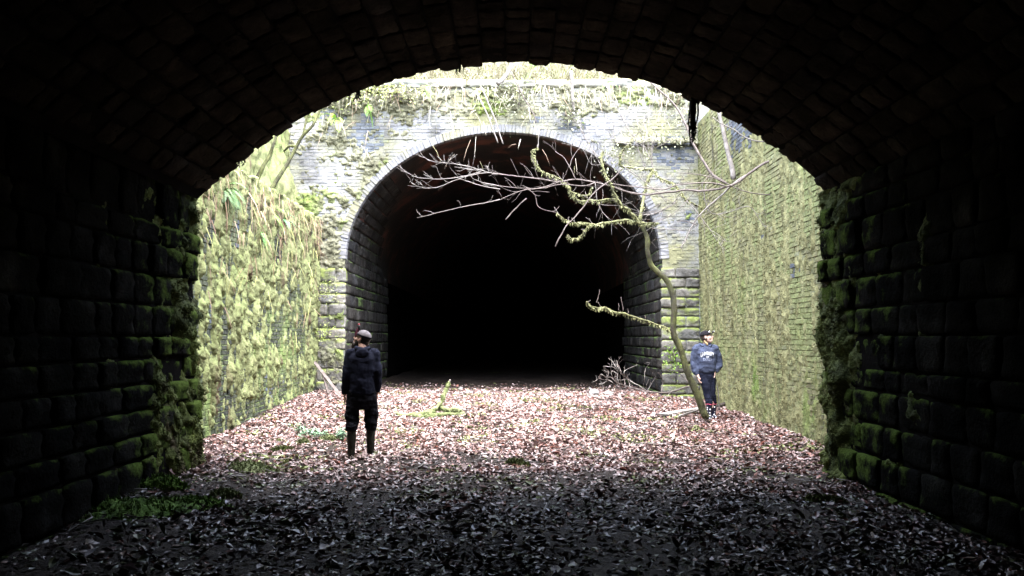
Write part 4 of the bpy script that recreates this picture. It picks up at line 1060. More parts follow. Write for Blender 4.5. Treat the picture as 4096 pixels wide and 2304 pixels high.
fern('little fern on the portal coping right of the hanging root', P(2430, 330, 20.7), 4, 0.41, (0, -0.8, 0), 8, FG)
fern('small fern on the coping left of the hanging root', P(2135, 275, 20.75), 4, 0.54, (0, -0.7, -0.1), 9, FG)
fern('fern drooping from the coping at the right end of the portal', P(2545, 330, 20.7), 4, 0.41, (0, -0.8, 0), 10, FG)
fern('low green fern at the foot of the right portal jamb', gpt(2660, 1570) + Vector((0, 0, 0.05)), 7, 0.49, (-0.3, -0.6, 0.3), 11, FG)
fern('small fern growing behind the leaning tree at the right wall foot', gpt(2770, 1575) + Vector((0, 0, 0.05)), 6, 0.46, (-0.2, -0.5, 0.4), 12, FG)
fern('dangling fern on the arch stones left of the crown', P(1850, 262, 10.3), 4, 0.14, (0, -0.2, -0.6), 13, (0.05, 0.10, 0.02))
def seedlings(label, tx, ty, n, spread, seed, col=(0.12, 0.21, 0.12), size=0.06):
    r = np.random.default_rng(seed); b = gpt(tx, ty); t = thing('seedling_patch', label, 'plant', tuple(b))
    for k in range(n):
        x, y = b.x + r.normal(0, spread), b.y + r.normal(0, spread * 0.5); z = float(gz(x, y)); h = r.uniform(0.06, 0.2); a = Acc()
        v, q, tt_ = tube_arrays(np.array([[x, y, z], [x + r.normal(0, .02), y, z + h]]), [0.003, 0.002], 4); a.add(v, q, tt_)
        m_ = 5; Mx = leaf_mats(x + r.normal(0, .03, m_), y + r.normal(0, .03, m_), z + h * r.uniform(0.4, 1, m_), r.uniform(0.6, 1.3, m_) * size, 0.5, r)
        a.add(place_many(LEAVES[0], Mx), None, rep_faces(LEAF_F, 7, m_))
        obj('seedling', a.mesh('seedling', M['frond'], False, np.tile(np.array(col) * r.uniform(0.7, 1.2), (a.n, 1))), t)
seedlings('blue-green seedlings close to the left wellington', 1365, 1765, 26, 0.11, 31)
seedlings('blue-green seedlings between moss lumps left of the wellingtons', 1255, 1760, 24, 0.12, 32)
seedlings('sparse pale seedlings furthest back left of the wellingtons', 1210, 1738, 14, 0.12, 33, (0.18, 0.25, 0.17))
seedlings('low yellow-green weeds right of the wellingtons', 1600, 1745, 16, 0.25, 34, (0.17, 0.21, 0.08), 0.05)
seedlings('low yellow-green weeds at the right of the leaf carpet', 2330, 1745, 18, 0.3, 35, (0.17, 0.2, 0.08), 0.05)

def ivy(label, c, n, sx, sz, seed, col=(0.30, 0.32, 0.18), size=(0.05, 0.11), plane='y', name='ivy'):
    r = np.random.default_rng(seed); t = thing(name, label, 'ivy', tuple(c)); c = np.array(c)
    a = Acc()
    for k in range(5):
        p0 = c + np.array([r.normal(0, sx * .5), -0.02, sz * r.uniform(0.2, 0.9)]); p1 = c + np.array([r.normal(0, sx * .6), -0.05, -sz * r.uniform(0.2, 1)])
        v, q, tt_ = tube_arrays(spline([p0, (p0 + p1) / 2 + r.normal(0, 0.06, 3), p1], 5), 0.007, 4); a.add(v, q, tt_)
    obj('stem', a.mesh('stem', M['bark_red'], True), t)
    p = c + np.stack([r.normal(0, sx, n), -np.abs(r.normal(0.06, 0.08, n)), r.normal(0, sz, n)], -1)
    Mx = leaf_mats(p[:, 0], p[:, 1], p[:, 2], r.uniform(*size, n), 0.9, r)
    cc = np.array(col) * r.uniform(0.6, 1.4, (n, 1)); 
    obj('leaves', mesh_np('leaves', place_many(LEAVES[1], Mx), rep_faces(LEAF_F, 7, n), M['frond'], False, np.clip(np.repeat(cc, 7, 0), 0, 1)), t, kind='stuff')
PALE = (0.27, 0.285, 0.19)
ivy('pale ivy clump on the portal below the leaning stub', P(2060, 390, 20.95), 260, 0.38, 0.26, 1, PALE)
ivy('pale leafy clump at the foot of the hanging root on the portal', P(2280, 460, 20.95), 160, 0.25, 0.22, 2, PALE)
ivy('pale ivy along the coping left of the far arch crown', P(1560, 370, 20.9), 220, 0.5, 0.16, 3, (0.4, 0.43, 0.2))
ivy('dull ivy draping the upper right of the portal above the blue bricks', P(2650, 560, 20.9), 150, 0.45, 0.10, 4, PALE)
ivy('ivy sprawl on the portal right of the far arch', P(2480, 640, 20.95), 160, 0.35, 0.3, 5, PALE)
ivy('ivy clump at the top right of the portal by the wall corner', P(2740, 450, 20.9), 140, 0.3, 0.35, 6, PALE)
ivy('bright leafy clump low on the right portal jamb behind the tree', P(2695, 1425, 20.9), 200, 0.13, 0.22, 7, (0.2, 0.33, 0.05), (0.04, 0.08))
ivy('mossy leaf clump on the left portal jamb above the leaning boards', P(1300, 1330, 20.9), 130, 0.14, 0.12, 8, (0.24, 0.30, 0.08), (0.03, 0.06))
ivy('mossy leaf clump on the left portal jamb at head height', P(1310, 1170, 20.9), 150, 0.16, 0.14, 9, (0.26, 0.31, 0.1), (0.03, 0.06))
ivy('leafy fringe hanging over the left end of the coping', P(1400, 370, 20.8), 200, 0.5, 0.2, 10, (0.38, 0.42, 0.18))

# dry grass and dead bracken on the slopes, dead strands down the walls
def blades(name, label, pos, L, lean, cols, seed, cat='grass', wdt=0.006):
    r = np.random.default_rng(seed); n = len(pos)
    d = r.normal(0, 0.35, (n, 3)) + np.array(lean); d /= np.linalg.norm(d, axis=1)[:, None]
    ln = r.uniform(*L, (n, 1)); s = np.cross(d, r.normal(size=(n, 3))); s /= np.linalg.norm(s, axis=1)[:, None]; w_ = wdt * r.uniform(0.6, 1.6, (n, 1))
    mid = pos + d * ln * 0.55; d2 = d + np.array([0, -0.15, -0.5]); tip = mid + d2 * ln * 0.5
    v = np.stack([pos - s * w_, pos + s * w_, mid + s * w_ * 0.8, mid - s * w_ * 0.8, tip], 1).reshape(-1, 3)
    b = np.arange(n) * 5
    q = np.stack([b, b + 1, b + 2, b + 3], -1); t = np.stack([b + 3, b + 2, b + 4], -1)
    c = np.array(cols)[r.integers(0, len(cols), n)] * r.uniform(0.7, 1.2, (n, 1))
    o = obj(name, mesh_np(name, v, [q, t], M['grass'], False, np.clip(np.repeat(c, 5, 0), 0, 1)), kind='stuff'); return tag(o, label, cat)
r2 = np.random.default_rng(5)
n = 7000; x = r2.uniform(-6, 6, n); y = PY + 0.45 + r2.exponential(0.9, n)
blades('dry_grass', 'bleached dry grass and bracken on the slope above the far portal', np.stack([x, y, P_TOP + 0.03 + np.clip(y - PY - .35, 0, 9) * .75], -1), (0.15, 0.55), (0, -0.6, 0.5), [(0.32, 0.29, 0.22), (0.22, 0.185, 0.13), (0.2, 0.225, 0.10), (0.38, 0.36, 0.30), (0.10, 0.08, 0.06)], 6)
n = 600; yv = r2.uniform(11, 21, n)
blades('hanging_strands', 'brown dead strands hanging from the top of the left moss wall', np.stack([LX + 0.06 + r2.uniform(0, 0.12, n), yv, L_TOP - r2.exponential(0.7, n)], -1), (0.15, 0.5), (0.15, 0, -1.2), [(0.20, 0.13, 0.09), (0.3, 0.22, 0.15), (0.3, 0.3, 0.12), (0.12, 0.08, 0.06)], 7, 'dead plants', 0.005)
n = 420; xv = r2.uniform(-5, 4.5, n)
blades('hanging_strands', 'pale dead strands trailing down the top of the far portal', np.stack([xv, np.full(n, PY - 0.08), P_TOP - r2.exponential(0.35, n)], -1), (0.15, 0.5), (0, -0.15, -1.0), [(0.5, 0.44, 0.36), (0.4, 0.38, 0.22), (0.3, 0.22, 0.16), (0.55, 0.53, 0.45)], 8, 'dead plants', 0.006)

# ------------------------------------------------------------------ fallen mossy branch
def Cm(x, y, d): return P(1550 + x / 6.037, 1480 + y / 6.037, d)
fb_ = gpt(1700, 1680)
D = fb_.y + 0.1
fl = thing('fallen_branch', 'moss-covered fallen branch with one limb sticking up from the leaves', 'branch', tuple(fb_))
def mfb(pts, r0, r1, seed, mat='moss_bright', fz=420, name='limb'):
    q = [Cm(x, y, D + dd) for x, y, dd in pts]
    q = [Vector((p.x, p.y, max(p.z, float(gz(p.x, p.y)) + 0.03))) for p in q]
    branch(name, fl, q, r0, r1, mat, 9, fz, (0.02, 0.05), seed, 0.02, 0.5)
mfb([(1480, 300, .3), (1440, 400, .28), (1380, 560, .25), (1330, 700, .2), (1250, 850, .15), (1130, 960, .1), (980, 1080, .05), (850, 1150, 0), (640, 1225, -.05)], 0.030, 0.06, 1)
branch('broken_tip', fl, [Cm(1520, 230, D + .3), Cm(1490, 290, D + .3), Cm(1465, 350, D + .3)], 0.018, 0.026, 'bark_pale', 7, 0, seed=3)
mfb([(1130, 1000, .1), (900, 1080, .1), (600, 1090, .1), (380, 1090, .1), (150, 1050, .12)], 0.055, 0.035, 4)
mfb([(1000, 1120, 0), (1200, 1160, 0), (1500, 1120, .05), (1850, 1050, .1)], 0.06, 0.035, 5)
mfb([(1250, 900, .2), (1450, 960, .15), (1650, 960, .15), (1760, 1000, .1)], 0.045, 0.07, 6)
mfb([(620, 1150, .0), (850, 1060, .05), (1050, 1000, .1)], 0.045, 0.05, 7)
mfb([(860, 1180, -.05), (960, 1140, -.05), (1080, 1210, -.08)], 0.04, 0.03, 8)

# ------------------------------------------------------------------ brush heap by the right jamb
def Cb(x, y, d): return P(2350 + x / 5.724, 1400 + y / 5.724, d)
BD = 19.2
bh = thing('brush_heap', 'tangle of dead twigs on the leaves before the right portal jamb', 'twigs', tuple(gpt(2470, 1590)))
for i, (pts, r0, r1) in enumerate((
    ([(2370, 830), (2200, 870), (1900, 960), (1750, 985), (1500, 965), (1330, 950), (1150, 900), (950, 850), (800, 790), (650, 740), (560, 640), (430, 610)], 0.022, 0.008),
    ([(1340, 930), (1200, 830), (1050, 750), (900, 650), (830, 540), (900, 450), (1150, 340)], 0.013, 0.006), ([(980, 850), (930, 700), (860, 620), (770, 540), (700, 400), (670, 250), (650, 225)], 0.010, 0.005),
    ([(860, 800), (830, 640), (780, 500), (700, 340), (690, 260)], 0.010, 0.005), ([(780, 760), (720, 620), (690, 470), (650, 390), (560, 250), (480, 190)], 0.009, 0.004),
    ([(690, 430), (560, 390), (365, 370)], 0.008, 0.005), ([(640, 900), (660, 750), (640, 560), (660, 540)], 0.007, 0.005), ([(700, 560), (580, 480), (550, 560), (595, 640)], 0.008, 0.005),
    ([(580, 740), (480, 690), (380, 590), (300, 565), (240, 660), (180, 715)], 0.010, 0.006), ([(450, 690), (340, 670), (260, 655)], 0.007, 0.005), ([(430, 730), (330, 760), (265, 800)], 0.007, 0.004),
    ([(440, 720), (330, 790), (240, 910)], 0.006, 0.004), ([(470, 640), (470, 560), (490, 490)], 0.006, 0.004), ([(700, 980), (690, 850), (680, 700), (690, 560)], 0.007, 0.005),
    ([(760, 1060), (760, 900), (700, 700)], 0.007, 0.005), ([(1050, 920), (900, 930), (720, 890), (580, 750)], 0.009, 0.006), ([(900, 830), (760, 870), (640, 830)], 0.008, 0.005),
    ([(930, 660), (720, 690), (620, 690)], 0.008, 0.005), ([(970, 840), (930, 680), (830, 530)], 0.008, 0.005), ([(1360, 960), (1500, 720), (1580, 640)], 0.007, 0.004), ([(1330, 920), (1370, 750), (1410, 660)], 0.006, 0.004),
    ([(1690, 960), (1730, 760), (1725, 660), (1600, 500)], 0.008, 0.005), ([(1700, 1130), (1840, 990), (1900, 930)], 0.009, 0.006), ([(1830, 1080), (1930, 950), (2200, 860)], 0.008, 0.005),
    ([(2340, 770), (2200, 620), (2080, 510), (1900, 440)], 0.007, 0.004), ([(1280, 860), (1300, 640), (1330, 420), (1430, 300), (1300, 310)], 0.006, 0.003), ([(1430, 860), (1440, 700), (1500, 500)], 0.005, 0.003))):
    p = bare_b([Cb(x, y, BD + random.uniform(-0.25, 0.25)) for x, y in pts], r0, r1, 400 + i, 3 if i < 20 else 0, 0.16, 'bark_pale' if i % 3 else 'bark_red', bh, 'twig')

# ------------------------------------------------------------------ boards, poles, log
def bar(name, a, b, w_, h_, mat, label, cat, roll=0.0, parent=None):
    a, b = Vector(a), Vector(b); L = (b - a).length; n = 10; r = np.random.default_rng(int(L * 1000))
    xs_ = np.linspace(0, L, n); v = []
    for i, x in enumerate(xs_):
        s = 1 + r.normal(0, 0.04)
        for (p, q) in ((-1, -1), (1, -1), (1, 1), (-1, 1)):
            v.append([x + (r.normal(0, 0.02) if i in (0, n - 1) else 0), p * w_ / 2 * s, q * h_ / 2 * (1 + r.normal(0, .06)) + 0.01 * math.sin(x * 2)])
    q = [[i * 4 + k, i * 4 + (k + 1) % 4, i * 4 + 4 + (k + 1) % 4, i * 4 + 4 + k] for i in range(n - 1) for k in range(4)] + [[3, 2, 1, 0], [n*4-4, n*4-3, n*4-2, n*4-1]]
    o = obj(name, mesh_np(name, np.array(v), np.array(q), M[mat])); o.location = a
    o.rotation_euler = ((b - a).to_track_quat('X', 'Z') @ Euler((roll, 0, 0)).to_quaternion()).to_euler(); return tag(o, label, cat)
bar('leaning_board', P(1258, 1448, 20.7), P(1378, 1605, 19.9), 0.07, 0.03, 'bark_red', 'long weathered board leaning in the left corner of the portal', 'board', 0.6)
bar('leaning_board', P(1290, 1490, 20.5), P(1321, 1600, 20.15), 0.06, 0.04, 'bark_red', 'shorter steep board propped under the long leaning board', 'board', 0.2)
p0, p1 = gpt(2655, 1668), gpt(2812, 1645)
bar('plank', p0 + Vector((0, 0, 0.04)), p1 + Vector((0, 0, 0.06)), 0.22, 0.04, 'board', 'grey plank lying on the leaves at the foot of the leaning tree', 'plank')
p0, p1 = gpt(2715, 1675), gpt(2803, 1656)
bar('pole', p0 + Vector((0, 0, 0.04)), p1 + Vector((0, 0, 0.08)), 0.035, 0.035, 'bark_pale', 'thin pale pole lying alongside the grey plank', 'pole')
p0, p1 = gpt(2858, 1640), gpt(2930, 1628)
lg = thing('log', 'dark rotten log on the leaves behind the dotted boots', 'log', tuple(p0))
branch('stem', lg, [p0 + Vector((0, 0.1, 0.05)), (p0 + p1) / 2 + Vector((0, 0.1, 0.07)), p1 + Vector((0, 0.1, 0.09))], 0.045, 0.04, 'bark_dark', 9, 0, seed=31)
for i, (x0, y0, x1, y1, lab) in enumerate(((2820, 1845, 2900, 1862, 'reddish stick on the leaves below the right wall'), (1395, 1690, 1330, 1640, 'thin dark stick on the leaves left of the standing man'), (1250, 1575, 1290, 1600, 'pale twig at the foot of the leaning boards'),
                                      (1340, 1560, 1300, 1600, 'crooked twig on the leaves beside the leaning boards'), (905, 1880, 960, 1845, 'pale stick near the mossy left tunnel corner'))):
    a_, b_ = gpt(x0, y0), gpt(x1, y1)
    stem('stick', lab, 'stick', [a_ + Vector((0, 0, .03)), (a_ + b_) / 2 + Vector((0, 0, .06)), b_ + Vector((0, 0, .05))], 0.012, 0.007, 'bark_red' if i % 2 == 0 else 'bark_dark', 500 + i, 2, 0.12)

# ------------------------------------------------------------------ people
def ellipsoid(acc, c, r, rot=None, mx=None):
    nu, nv = 16, 10; v = [[0, 0, -1]]
    for j in range(1, nv):
        b = -math.pi / 2 + math.pi * j / nv
        for i in range(nu):
            a = 2 * math.pi * i / nu; v.append([math.cos(a) * math.cos(b), math.sin(a) * math.cos(b), math.sin(b)])
    v.append([0, 0, 1]); v = np.array(v) * np.array(r); q = []; t = []
    if rot is not None: v = v @ np.array(Euler(rot).to_matrix()).T
    v = v + np.array(c)
    for j in range(nv - 2):
        for i in range(nu):
            k = (i + 1) % nu; q.append([1 + j * nu + i, 1 + j * nu + k, 1 + (j + 1) * nu + k, 1 + (j + 1) * nu + i])
    for i in range(nu):
        k = (i + 1) % nu; t.append([0, 1 + k, 1 + i]); t.append([len(v) - 1, 1 + (nv - 2) * nu + i, 1 + (nv - 2) * nu + k])
    if mx is not None: v = xf(v, mx)
    acc.add(v, q, t)
def xf(v, mx):
    m = np.array(mx); return np.asarray(v) @ m[:3, :3].T + m[:3, 3]
def limb(acc, pts, rad, seg=14, n=5, mx=None):
    p = spline(pts, n); t = np.linspace(0, len(rad) - 1, len(p)); rr = np.interp(t, np.arange(len(rad)), rad)
    v, q, tt = tube_arrays(p, rr, seg)
    if mx is not None: v = xf(v, mx)
    acc.add(v, q, tt)
def loft(acc, secs, seg=24, n=4, power=2.4, mx=None):
    """secs: (cx, cy, z, rx, ry)"""
    s = spline(np.array(secs, float), n); a = np.arange(seg) * 2 * math.pi / seg
    ca = np.sign(np.cos(a)) * np.abs(np.cos(a)) ** (2 / power); sa = np.sign(np.sin(a)) * np.abs(np.sin(a)) ** (2 / power)
    v = np.stack([s[:, None, 0] + s[:, None, 3] * ca, s[:, None, 1] + s[:, None, 4] * sa, np.repeat(s[:, None, 2], seg, 1)], -1).reshape(-1, 3)
    m_ = len(s); i = np.arange(m_ - 1)[:, None] * seg; j = np.arange(seg)[None]; k = (j + 1) % seg
    q = np.stack([i + j, i + k, i + seg + k, i + seg + j], -1).reshape(-1, 4)
    v = np.vstack([v, s[0, :3], s[-1, :3]]); L = (m_ - 1) * seg; j = np.arange(seg); k = (j + 1) % seg
    t = np.vstack([np.stack([k, j, np.full(seg, m_ * seg)], -1), np.stack([L + j, L + k, np.full(seg, m_ * seg + 1)], -1)])
    if mx is not None: v = xf(v, mx)
    acc.add(v, q, t)
def blob(name, acc, voxel, mat, parent, wrinkle=None, smooth=4):
    """union of the closed pieces in acc as one continuous surface"""
    me = acc.mesh(name + '_raw', None); o = bpy.data.objects.new(name + '_raw', me); COL.objects.link(o)
    m_ = o.modifiers.new('r', 'REMESH'); m_.mode = 'VOXEL'; m_.voxel_size = voxel
    s_ = o.modifiers.new('s', 'SMOOTH'); s_.factor = 0.5; s_.iterations = smooth
    dg = bpy.context.evaluated_depsgraph_get(); res = bpy.data.meshes.new_from_object(o.evaluated_get(dg))
    bpy.data.objects.remove(o); bpy.data.meshes.remove(me); res.name = name
    n = len(res.vertices); co = np.zeros(n * 3, np.float32); res.vertices.foreach_get('co', co); co = co.reshape(-1, 3)
    if wrinkle is not None:
        nn = np.zeros(n * 3, np.float32); res.vertex_normals.foreach_get('vector', nn); nn = nn.reshape(-1, 3)
        co = co + nn * wrinkle(co.astype(float))[:, None]; res.vertices.foreach_set('co', co.astype(np.float32).ravel())
    res.materials.clear(); res.materials.append(mat); res.update()
    res.polygons.foreach_set('use_smooth', np.full(len(res.polygons), True, bool))
    return obj(name, res, parent)

def cloth(name, c, var=0.3, rough=0.9):
    m, nt, b = new_mat(name); v, _ = position(nt)
    nt.links.new(ramp(nt, noise(nt, v, 14, 4), [(0.3, tuple(x * (1 - var) for x in c)), (0.7, tuple(x * (1 + var) for x in c))]), b.inputs['Base Color'])
    b.inputs['Roughness'].default_value = rough; b.inputs['Specular IOR Level'].default_value = 0.06
    bump(nt, b, noise(nt, v, 240, 2), 0.3, 0.003); return m
def flat_mat(name, c, rough=0.6, spec=0.4):
    m, nt, b = new_mat(name); v, _ = position(nt)
    nt.links.new(ramp(nt, noise(nt, v, 40, 3), [(0.3, tuple(x * 0.8 for x in c)), (0.7, tuple(min(1, x * 1.15) for x in c))]), b.inputs['Base Color'])
    b.inputs['Roughness'].default_value = rough; b.inputs['Specular IOR Level'].default_value = spec; return m
def dots_mat():
    m, nt, b = new_mat('boot_dots'); v, _ = position(nt)
    vo = nt.nodes.new('ShaderNodeTexVoronoi'); vo.inputs['Scale'].default_value = 20; vo.inputs['Randomness'].default_value = 0.55
    nt.links.new(v, vo.inputs['Vector'])
    nt.links.new(ramp(nt, vo.outputs['Distance'], [(0.26, (0.75, 0.75, 0.78)), (0.31, (0.012, 0.013, 0.03))]), b.inputs['Base Color'])
    b.inputs['Roughness'].default_value = 0.25; return m
SKIN = flat_mat('skin', (0.42, 0.25, 0.19), 0.55); SKIN_P = flat_mat('skin_pale', (0.62, 0.42, 0.36), 0.55)
NAVY = cloth('navy_dark_cloth', (0.007, 0.008, 0.015)); NAVY2 = cloth('navy_cloth', (0.046, 0.056, 0.092)); BLACKC = cloth('black_cloth', (0.005, 0.005, 0.007)); INK = cloth('inky_cloth', (0.012, 0.014, 0.026))
RUB = flat_mat('olive_rubber', (0.012, 0.012, 0.008), 0.5, 0.25); DOTS = dots_mat(); RED = flat_mat('pink_red_cuff', (0.33, 0.05, 0.10), 0.7); REDL = flat_mat('red_lens', (0.4, 0.02, 0.03), 0.3)
CAPG = cloth('grey_cap_cloth', (0.10, 0.09, 0.095)); CAPB = cloth('black_cap_cloth', (0.012, 0.011, 0.014)); MAR = cloth('maroon_cloth', (0.03, 0.008, 0.012))
HAIR = flat_mat('dark_hair', (0.025, 0.015, 0.011), 0.6); HAIRB = flat_mat('fair_hair', (0.35, 0.24, 0.12), 0.6); WHITE = flat_mat('white_print', (0.5, 0.52, 0.56), 0.8); PALEP = flat_mat('pale_blue_print', (0.22, 0.25, 0.36), 0.8)
EYE = flat_mat('eye_white', (0.7, 0.68, 0.66), 0.3); BLK = flat_mat('black_plastic', (0.012, 0.012, 0.013), 0.4); LENS = flat_mat('lamp_lens', (0.7, 0.7, 0.72), 0.15)

def head_pieces(acc, H):
    ellipsoid(acc, (0, -.015, .035), (.077, .098, .092), mx=H); ellipsoid(acc, (0, .028, -.035), (.062, .068, .085), mx=H)
    ellipsoid(acc, (0, .045, -.088), (.044, .046, .034), mx=H); ellipsoid(acc, (0, .076, .024), (.054, .024, .014), mx=H)
    limb(acc, [(0, .088, .012), (0, .106, -.018), (0, .112, -.034)], [.010, .012, .016], 10, 3, H)
    ellipsoid(acc, (0, .092, -.066), (.024, .013, .010), mx=H); ellipsoid(acc, (0, .09, -.079), (.02, .012, .008), mx=H)
    for s in (-1, 1):
        ellipsoid(acc, (s * .079, -.008, -.012), (.011, .020, .032), (0.15, 0, s * -0.35), H)
        ellipsoid(acc, (s * .042, .06, -.03), (.026, .026, .028), mx=H)
def hand_pieces(acc, wrist, dirn, inward, curl=0.5):
    """palm and five fingers; dirn: along the hand, inward: palm normal"""
    w_ = Vector(wrist); d = Vector(dirn).normalized(); nrm = Vector(inward); nrm = (nrm - d * nrm.dot(d)).normalized(); s = d.cross(nrm)
    m_ = Matrix((s, d, nrm)).transposed().to_4x4(); m_.translation = w_
    ellipsoid(acc, (0, .045, 0), (.040, .055, .015), mx=m_)
    for k, (x, L) in enumerate(((-.030, .062), (-.010, .076), (.011, .080), (.031, .070))):
        b = np.array([x * .85, .080, 0]); c = curl * (1 + 0.1 * k)
        p1 = b + np.array([x * .1, math.cos(c * .5), math.sin(c * .5)]) * L * .42; p2 = p1 + np.array([0, math.cos(c * 1.3), math.sin(c * 1.3)]) * L * .33; p3 = p2 + np.array([0, math.cos(c * 2), math.sin(c * 2)]) * L * .25
        limb(acc, [b - np.array([0, .02, 0]), b, p1, p2, p3], [.0095, .0095, .009, .0085, .007], 8, 3, m_)
    limb(acc, [(.030, .015, .004), (.048, .04, .012), (.055, .066, .020), (.053, .085, .026)], [.012, .012, .010, .008], 8, 3, m_)

def dome(name, r, c, cut, mat, parent, mx, voxn=(24, 9)):
    """cap crown: upper part of an ellipsoid, a shell with thickness"""
    nu, nv = voxn; v = []; q = []
    for sc in (1.0, 0.93):
        for j in range(nv):
            b = math.radians(cut + (88 - cut) * j / (nv - 1))
            for i in range(nu):
                a = 2 * math.pi * i / nu; k = sc * (1 + 0.012 * math.cos(3 * a) ** 8)
                v.append([c[0] + r[0] * k * math.cos(a) * math.cos(b), c[1] + r[1] * k * math.sin(a) * math.cos(b), c[2] + r[2] * sc * math.sin(b)])
    N = nu * nv
    for s_ in (0, 1):
        for j in range(nv - 1):
            for i in range(nu):
                k = (i + 1) % nu; f = [s_ * N + j * nu + i, s_ * N + j * nu + k, s_ * N + (j + 1) * nu + k, s_ * N + (j + 1) * nu + i]
                q.append(f if s_ == 0 else f[::-1])
    for i in range(nu):
        k = (i + 1) % nu; q.append([k, i, N + i, N + k])
    a = Acc(); a.add(xf(np.array(v), mx), q, [[N - nu + i, N - nu + (i + 1) % nu, N - nu + (i + 2) % nu] for i in ()] or None)
    top = [N - nu + i for i in range(nu)]
    me = mesh_np(name, xf(np.array(v), mx), [np.array(q), np.array([top])], mat, True)
    return obj(name, me, parent)
def brim(name, mat, parent, mx, y0=.075, L=.085, wd=.075, z=.048, th=.006, tilt=0.0):
    v = []; n, m_ = 9, 6
    for s_ in (0, 1):
        for j in range(m_):
            t = j / (m_ - 1)
            for i in range(n):
                u = -1 + 2 * i / (n - 1)
                x = u * wd * (1 - 0.15 * t * t); y = y0 - 0.055 * u * u + L * t * (1 - 0.28 * u * u); zz = z - 0.022 * u * u + tilt * t - s_ * th
                v.append([x, y, zz])
    N = n * m_; g_ = grid_faces(m_, n); q = np.vstack([g_, g_[:, ::-1] + N])
    lp = [i for i in range(n)] + [j * n + n - 1 for j in range(1, m_)] + [(m_ - 1) * n + i for i in range(n - 2, -1, -1)] + [j * n for j in range(m_ - 2, 0, -1)]
    q = np.vstack([q, [[lp[i], lp[(i + 1) % len(lp)], lp[(i + 1) % len(lp)] + N, lp[i] + N] for i in range(len(lp))]])
    return obj(name, mesh_np(name, xf(np.array(v), mx), q, mat, True), parent)
def small_tube(name, pts, rad, mat, parent, mx, seg=10):
    v, q, t = tube_arrays(np.array(pts, float), rad, seg); a = Acc(); a.add(xf(v, mx), q, t); return obj(name, a.mesh(name, mat, True), parent)
def single(name, fn, mat, parent):
    a = Acc(); fn(a); return obj(name, a.mesh(name, mat, True), parent)
def folds(scale, amp, z_bands=(), seed=0.0):
    def f(c):
        w_ = amp * fbm(c * np.array([scale, scale, scale * 1.5]) + seed, 3)
        for z0, wd, am in z_bands:
            k = np.exp(-((c[:, 2] - z0) / wd) ** 2); w_ = w_ + k * am * np.sin(c[:, 2] * 150 + 5 * fbm(c * 6 + seed, 2))
        return w_
    return f

# ---- man: back to the camera, head tilted back and turned left
mb = gpt(1446, 1828); MZ = float(gz(mb.x, mb.y)) - 0.02
man = thing('person', 'standing man seen from behind in dark hoodie, cap and wellingtons, looking up left', 'person', (mb.x, mb.y, MZ))
W = Matrix.Translation((mb.x, mb.y, MZ)) @ Matrix.Rotation(R(7), 4, 'Z')
H = W @ Matrix.Translation((-.012, .045, 1.605)) @ Matrix.Rotation(R(68), 4, 'Z') @ Matrix.Rotation(R(20), 4, 'X')
ankL, ankR = (-.135, -.02, .09), (.118, .05, .09); kneL, kneR = (-.128, .01, .48), (.115, .05, .48); hipL, hipR = (-.095, 0, .90), (.095, 0, .90)
shL, elL, wrL = (-.165, 0, 1.405), (-.212, -.02, 1.12), (-.235, .035, .85); shR, elR, wrR = (.165, 0, 1.405), (.205, -.02, 1.13), (.198, .06, .87)
a = Acc(); head_pieces(a, H)
limb(a, [(0, -.02, 1.38), (-.003, .0, 1.47), (-.008, .025, 1.56)], [.062, .056, .054], mx=W)
loft(a, [(0, 0, .84, .13, .10), (0, 0, .95, .155, .11), (0, 0, 1.1, .14, .10), (0, 0, 1.28, .17, .115), (0, 0, 1.40, .16, .10), (0, 0, 1.45, .07, .07)], mx=W)
for sh, el, wr in ((shL, elL, wrL), (shR, elR, wrR)):
    limb(a, [sh, el, wr], [.055, .042, .029], mx=W)
    dn = Vector(wr) - Vector(el); dn = (W.to_3x3() @ (dn.normalized() + Vector((0, .12, -.3))))
    hand_pieces(a, W @ Vector(wr), dn, W.to_3x3() @ Vector((-1 if wr[0] > 0 else 1, .1, 0)), 0.42)
for hp, kn, an in ((hipL, kneL, ankL), (hipR, kneR, ankR)):
    limb(a, [hp, kn, an], [.085, .058, .04], mx=W); ellipsoid(a, (an[0], an[1] + .06, .035), (.04, .10, .03), mx=W)
blob('body', a, 0.0065, SKIN, man, smooth=3)
a = Acc(); loft(a, [(0, 0, .86, .168, .130), (0, 0, .90, .176, .138), (0, -.004, 1.02, .172, .138), (0, -.006, 1.18, .188, .140), (0, -.01, 1.30, .198, .138), (0, -.008, 1.38, .185, .118), (0, -.005, 1.44, .125, .095), (0, .0, 1.49, .08, .078)], power=2.1, mx=W)
for s, sh, el, wr in ((-1, shL, elL, wrL), (1, shR, elR, wrR)):
    mid = (Vector(el) * .35 + Vector(wr) * .65); wr2 = Vector(wr) + (Vector(el) - Vector(wr)) * .06
    limb(a, [(s * .12, 0, 1.40), sh, el, tuple(mid), tuple(wr2)], [.062, .070, .060, .054, .042], mx=W)
blob('hoodie', a, 0.010, NAVY, man, folds(6, .011, (), 2.0), 4)
a = Acc(); limb(a, [(-.06, .06, 1.475), (-.085, -.01, 1.478), (-.055, -.08, 1.468), (0, -.10, 1.455), (.055, -.08, 1.468), (.085, -.01, 1.478), (.06, .06, 1.475)], [.026, .030, .036, .040, .036, .030, .026], mx=W)
ellipsoid(a, (0, -.115, 1.41), (.095, .035, .075), (0.1, 0, 0), W)
blob('hood', a, 0.010, NAVY, man, folds(11, .008, (), 5.0), 3)
a = Acc(); loft(a, [(0, 0, .66, .10, .08), (0, 0, .72, .155, .11), (0, 0, .82, .168, .122), (0, 0, .93, .16, .118)], power=2.1, mx=W)
